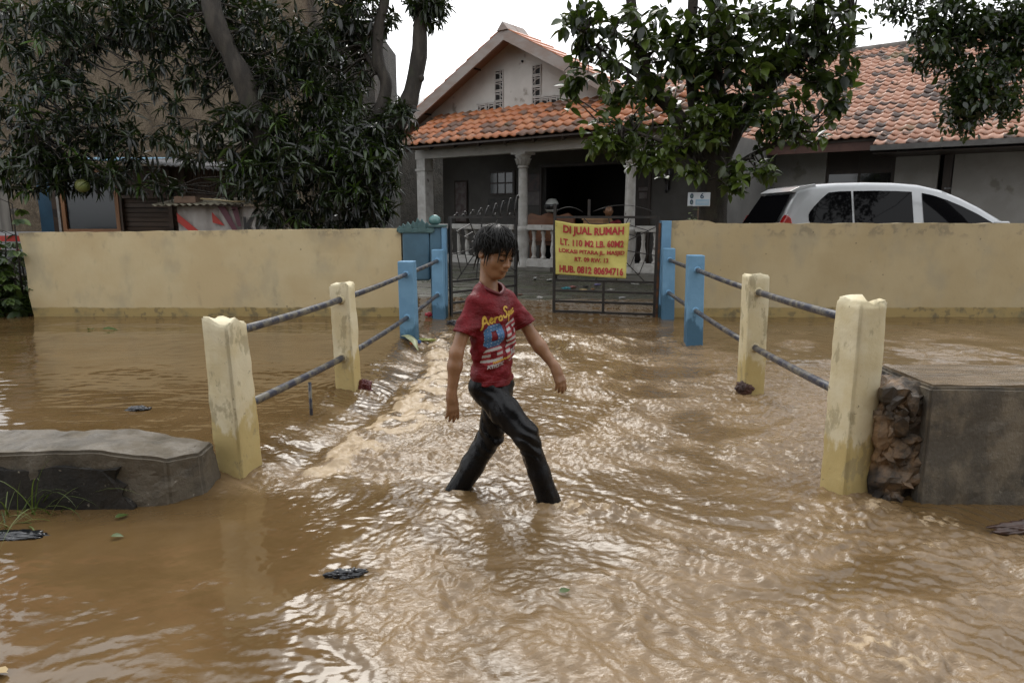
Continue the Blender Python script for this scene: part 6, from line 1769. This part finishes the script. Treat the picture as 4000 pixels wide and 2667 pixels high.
def build_seated():
    """grown-up in red, sitting at the porch rail, mostly hidden by the banner"""
    S_ = empty('person', (1.78, 12.85, .20)); tag(S_, 'seated person in a red top behind the porch balustrade', 'person')
    L = Vector(S_.location); b = np.array((1.78, 12.85, .20))
    p = lambda x, y, z: b + np.array((x, y, z))
    s = SDF(p(-.45, -.55, -.02), p(.45, .35, 1.30), .010)
    s.ell(p(-.03, -.02, 1.06), (.075, .088, .105), None, 0).cone(p(-.03, .02, .97), p(0, .05, .86), .048, .055, .03)
    s.ell(p(0, .06, .66), (.17, .11, .22), None, .04).ell(p(0, .06, .46), (.17, .13, .12), None, .05)
    for sg in (-1, 1):
        s.cone(p(sg * .17, .05, .82), p(sg * .24, -.02, .58), .05, .042, .03); 
        s.cone(p(sg * .09, .04, .45), p(sg * .12, -.36, .46), .08, .06, .03).cone(p(sg * .12, -.36, .46), p(sg * .12, -.34, .06), .055, .04, .02).cone(p(sg * .12, -.34, .04), p(sg * .13, -.46, .03), .04, .03, .02)
    s.cone(p(-.24, -.02, .58), p(-.17, -.16, .80), .04, .03, .02).cone(p(.24, -.02, .58), p(.16, -.28, .52), .04, .03, .02)
    for k in range(4): s.cone(p(-.17 + .016 * k, -.17, .82), p(-.165 + .016 * k, -.185, .90), .011, .008, .006)
    s.cone(p(-.15, -.17, .82), p(-.11, -.18, .86), .012, .009, .006)
    s.ell(p(-.03, -.115, 1.05), (.014, .02, .018), None, .01)
    for e in (-1, 1): s.ell(p(-.03 + e * .078, .0, 1.05), (.012, .02, .03), None, .006)
    me = s.mesh('body'); me.transform(Matrix.Translation(-L)); link('body', me, S_, M_SKIN)
    t = SDF(p(-.45, -.2, .35), p(.45, .35, 1.0), .012)
    t.ell(p(0, .06, .66), (.19, .13, .24), None, 0).ell(p(0, .06, .48), (.19, .15, .13), None, .05)
    for sg in (-1, 1): t.cone(p(sg * .15, .05, .84), p(sg * .215, .01, .68), .065, .062, .03)
    t.cone(p(0, .02, .99), p(0, .04, .93), .07, .062, .01, True)
    me = t.mesh('red_top'); me.transform(Matrix.Translation(-L)); link('red_top', me, S_, simple('red_cloth', (.26, .02, .03), (.2, .015, .02), 8, .8))
    h = SDF(p(-.2, -.2, .9), p(.2, .25, 1.25), .010)
    h.ell(p(-.03, .01, 1.085), (.088, .10, .105), None, 0).cut(tuple(p(-.03, -.07, 1.10)), (0, -.85, -.5))
    me = h.mesh('hair'); me.transform(Matrix.Translation(-L)); link('hair', me, S_, M_HAIR)
    tr = SDF(p(-.35, -.5, .0), p(.35, .3, .62), .012)
    tr.ell(p(0, .06, .45), (.18, .14, .11), None, 0)
    for sg in (-1, 1): tr.cone(p(sg * .09, .04, .45), p(sg * .12, -.36, .46), .09, .07, .03).cone(p(sg * .12, -.36, .46), p(sg * .12, -.34, .12), .066, .055, .02)
    me = tr.mesh('trousers'); me.transform(Matrix.Translation(-L)); link('trousers', me, S_, simple('dark_cloth', (.02, .02, .025), (.03, .03, .035), 8, .8))
    st = empty('stool', (1.78, 12.92, .19)); tag(st, 'dark wooden stool under the seated person in red', 'stool')
    MB().box(-.18, .18, -.16, .16, .31, .345).build('seat', M_DARKWOOD, st)
    for x in (-.15, .11):
        for y in (-.13, .09): MB().box(x, x + .04, y, y + .04, .0, .309).build('leg', M_DARKWOOD, st)
build_seated()
# ================================================================== FLOATING DEBRIS AND LITTER
M_BAG = NT('wet_black_plastic').set(base=(.008, .009, .013), rough=.16, spec=.6).m
def crumple(name, label, cat, loc, size, mat, seed, amp=.45, rz=0, group=None, z=None):
    bm = bmesh.new(); bmesh.ops.create_icosphere(bm, subdivisions=5, radius=1)
    for v in bm.verts:
        c = v.co.copy(); k = 1 + amp * (float(vn3(c.x * 2.2, c.y * 2.2, c.z * 2.2, seed)) * .8 + abs(float(vn3(c.x * 5, c.y * 5, c.z * 5, seed + 1))) * .5 + .25 * float(vn3(c.x * 11, c.y * 11, c.z * 11, seed + 2)))
        v.co = Vector((c.x * size[0] * k, c.y * size[1] * k, c.z * size[2] * k))
    me = bpy.data.meshes.new(name); bm.to_mesh(me); bm.free()
    me.polygons.foreach_set('use_smooth', [True] * len(me.polygons))
    return tag(link(name, me, None, mat, loc, (0, 0, rz)), label, cat, group)
def wz(x, y): return float(water_height(np.array([[x]], dtype=np.float32), np.array([[y]], dtype=np.float32))[0][0, 0])
crumple('plastic_bag', 'black plastic bag bobbing in the open flood before the child', 'bag', (-.573, 2.225, wz(-.573, 2.225) + .004), (.052, .026, .020), M_BAG, 3, .5, .15)
crumple('plastic_bag', 'flat black plastic bag by the grass at the low kerb', 'bag', (-1.95, 2.53, wz(-1.95, 2.53) + .0), (.13, .035, .012), M_BAG, 8, .5, .05)
crumple('plastic_bag', 'small black scrap of plastic drifting behind the low kerb', 'bag', (-2.265, 4.085, wz(-2.265, 4.085) + .003), (.06, .03, .016), M_BAG, 12, .6)
crumple('plastic_bag', 'dark bundle of rubbish caught by the dark blue end post', 'rubbish', (-.66, 7.7, wz(-.66, 7.7) + .01), (.07, .05, .035), M_BAG, 15, .5)
crumple('plastic_bag', 'red-brown plastic bag snagged on the cream post without a chip', 'bag', (-1.035, 4.71, .01), (.05, .04, .055), NT('dark_red_plastic').set(base=(.12, .018, .018), rough=.25).m, 19, .5)
crumple('brick_lump', 'rusty lump of brick caught at the cream post near the tall parapet', 'brick', (1.60, 4.67, .02), (.05, .05, .045), simple('rusty_lump', (.10, .04, .025), (.05, .025, .02), 14, .7), 23, .4)
crumple('drift_log', 'sodden brown log lying in the water before the tall parapet', 'log', (2.12, 2.585, wz(2.12, 2.585) + .006), (.22, .045, .028), simple('sodden_log', (.035, .016, .010), (.075, .032, .018), 9, .35, .5, 40, .006), 27, .35, .12)
def strip(name, label, cat, pts, w, mat):
    V = []; F = []
    for k, p in enumerate(pts):
        t = k / (len(pts) - 1); ww = w * (math.sin(math.pi * (.12 + .86 * t)))
        V += [(p[0] - ww * .7, p[1] - ww * .7, p[2]), (p[0], p[1], p[2] + ww * .35), (p[0] + ww * .7, p[1] + ww * .7, p[2])]
    for k in range(len(pts) - 1): F += [(3 * k, 3 * k + 3, 3 * k + 4, 3 * k + 1), (3 * k + 1, 3 * k + 4, 3 * k + 5, 3 * k + 2)]
    b = Vector(pts[0]); o = MB().add([Vector(v) - b for v in V], F, True).build(name, mat, None, loc=b)
    o.modifiers.new('s', 'SOLIDIFY').thickness = .003
    return tag(o, label, cat)
strip('palm_leaf', 'pale green leaf sheath lying at the foot of the blue post with dark stain', 'leaf', [(-1.05, 6.56, .06), (-.98, 6.50, .065), (-.90, 6.32, .05), (-.84, 6.12, .0)], .045, simple('leaf_sheath', (.40, .42, .22), (.48, .50, .32), 9, .4))
crumple('plastic_wrapper', 'yellow-green wrapper caught beside the blue post with the leaf sheath', 'wrapper', (-.84, 6.66, .0), (.08, .03, .012), simple('lime_wrapper', (.30, .33, .06), (.4, .4, .12), 12, .4), 33, .5)
crumple('plastic_wrapper', 'blue scrap beside the blue post with the leaf sheath', 'wrapper', (-.90, 6.56, .0), (.025, .02, .015), NT('blue_scrap').set(base=(.03, .12, .38), rough=.4).m, 35, .5)
crumple('plastic_wrapper', 'orange scrap below the blue post with the leaf sheath', 'wrapper', (-.92, 6.42, .005), (.035, .02, .012), NT('orange_scrap').set(base=(.55, .13, .03), rough=.4).m, 36, .5)
crumple('plastic_wrapper', 'red wrapper stuck between cream wall and dark blue end post', 'wrapper', (-.99, 8.18, .035), (.035, .02, .025), NT('red_scrap').set(base=(.45, .03, .05), rough=.4).m, 37, .5)
def floating_leaf(x, y, label, L, rz, mat):
    V0, F0 = BROAD_LEAF
    me = np_mesh('floating_leaf', V0 * L, F0); vattr(me, 'tint', np.full(len(V0), .5))
    tag(link('floating_leaf', me, None, mat, (x, y, wz(x, y) + .012), (.15, -.1, rz)), label, 'leaf')
floating_leaf(-1.55, 2.506, 'dark green leaf floating off the flat black plastic bag', .05, .1, M_HERB)
floating_leaf(-1.62, 2.66, 'thin pale grass leaf floating before the low kerb', .06, 1.0, M_HERB)
floating_leaf(.15, 2.07, 'small green leaf riding the rough water before the child', .05, .6, M_HERB)
floating_leaf(-4.27, 7.13, 'green leaf sprig floating before the long cream wall', .16, .3, M_HERB)
floating_leaf(-4.33, 7.10, 'green leaf sprig floating before the long cream wall', .13, 2.4, M_HERB)
for o in [o for o in COL.objects if o.name.startswith('floating_leaf') and 'sprig' in o.get('label', '')]: o['group'] = 'leaf sprig before the cream wall'
floating_leaf(-1.36, 1.69, 'yellowed dry leaf floating in calm water', .07, 2.9, simple('dry_leaf', (.45, .32, .14), (.5, .38, .2), 9, .5))
# litter washed up in the yard
rs = random.Random(9)
lit = [(-.07, 10.2, (.5, .5, .48), 'white'), (.405, 10.08, (.5, .48, .45), 'white'), (.62, 11.5, (.45, .45, .42), 'white'), (.84, 10.82, (.05, .28, .33), 'blue'), (1.02, 10.6, (.45, .33, .05), 'yellow'), (1.10, 10.68, (.40, .28, .12), 'orange'), (1.16, 10.95, (.03, .025, .02), 'dark'),
       (1.36, 11.1, (.20, .18, .36), 'violet'), (1.53, 10.7, (.45, .43, .4), 'white'), (.39, 11.65, (.45, .45, .43), 'white'), (.11, 10.3, (.12, .05, .025), 'brown'), (1.98, 11.15, (.42, .42, .38), 'white'), (1.25, 10.75, (.30, .14, .05), 'brown'), (1.60, 10.1, (.40, .40, .40), 'white'), (.95, 10.9, (.30, .12, .10), 'red')]
for k, (x, y, c, nm) in enumerate(lit):
    z = -.16 + .12 * float(sstep(8.6, 9.4, y)) + .24 * float(sstep(9.3, 12.8, y))
    crumple('litter_scrap', '%s scrap of litter washed up on the yard behind the gate' % nm, 'litter', (x, y, z + .012), (rs.uniform(.04, .075), rs.uniform(.025, .04), rs.uniform(.010, .02)), NT('litter_%s' % nm).set(base=c, rough=.5).m, 40 + k, .5, rs.uniform(0, 3), 'litter on the yard')
MB_ = MB().tube([(-1.20, 4.02, -.1), (-1.20, 4.02, .22)], .010, 6); o = MB_.build('iron_stub', M_PIPE); tag(o, 'short iron rod standing in the water under the lower railing pipe', 'rod')
# ================================================================== ADDED BEHIND THE CAMERA (unseen houses and trees for shade and reflections)
def added_house(x, y, w, h, label, col):  # house added out of view to hold back low sky light
    t = empty('added_house', (x, y, -.1)); tag(t, label, 'house')
    M_ = simple('added_house_wall', col, tuple(c * .8 for c in col), 3, .85, .3, 20, .006)
    MB().box(-w / 2, w / 2, -3, 0, 0, h).build('wall', M_, t)
    rf = MB(); rf.poly([(.7, h - .25), (-1.5, h + 1.5), (-3.7, h - .25), (-3.7, h - .1), (-1.5, h + 1.66), (.7, h - .1)], -w / 2 - .4, w / 2 + .4, 'x'); rf.build('roof', M_TILE, t)
    for k in range(int(w // 2.4)):
        xx = -w / 2 + 1.2 + k * 2.4
        f = MB().box(xx - .5, xx + .5, .002, .05, .9, 2.2).build('window', M_DARKWOOD, t); MB().box(xx - .43, xx + .43, .051, .06, .97, 2.13).build('pane', M_GLASS, f)
added_house(-6.5, -5.2, 9, 3.6, 'grey house with a tiled roof and dark windows, added unseen to block sky light', (.30, .28, .25))
added_house(4.6, -5.6, 11, 4.2, 'pale green house with a tiled roof, added unseen to block sky light', (.24, .28, .22))
def add_tree(x, y, s, rz, label):  # copied crown added out of view, shades and shows in reflections
    src = [o for o in COL.objects if o.name.startswith('foliage') and o.parent and o.parent.name == 'mango_tree'][0]
    t = empty('added_tree', (x, y, -.1)); tag(t, label, 'tree')
    f = src.copy(); COL.objects.link(f); f.name = 'crown'; f.parent = t; f.scale = (s, s, s); f.rotation_euler = (0, 0, rz); f.location = Matrix.Rotation(rz, 4, 'Z') @ Vector((1.6 * s, 0, .6))
    MB().tube([(0, 0, 0), (.1, 0, 1.5), (0, .1, 3), (.1, 0, 4.6)], [.24, .2, .15, .06], 10).build('trunk', M_BARK, t)
add_tree(-1.5, -4.6, 1.15, math.radians(160), 'leafy tree between the two added houses, unseen, for shade and reflections')
add_tree(7.5, -3.6, 1.2, math.radians(200), 'leafy tree before the added pale green house, unseen, for shade and reflections')
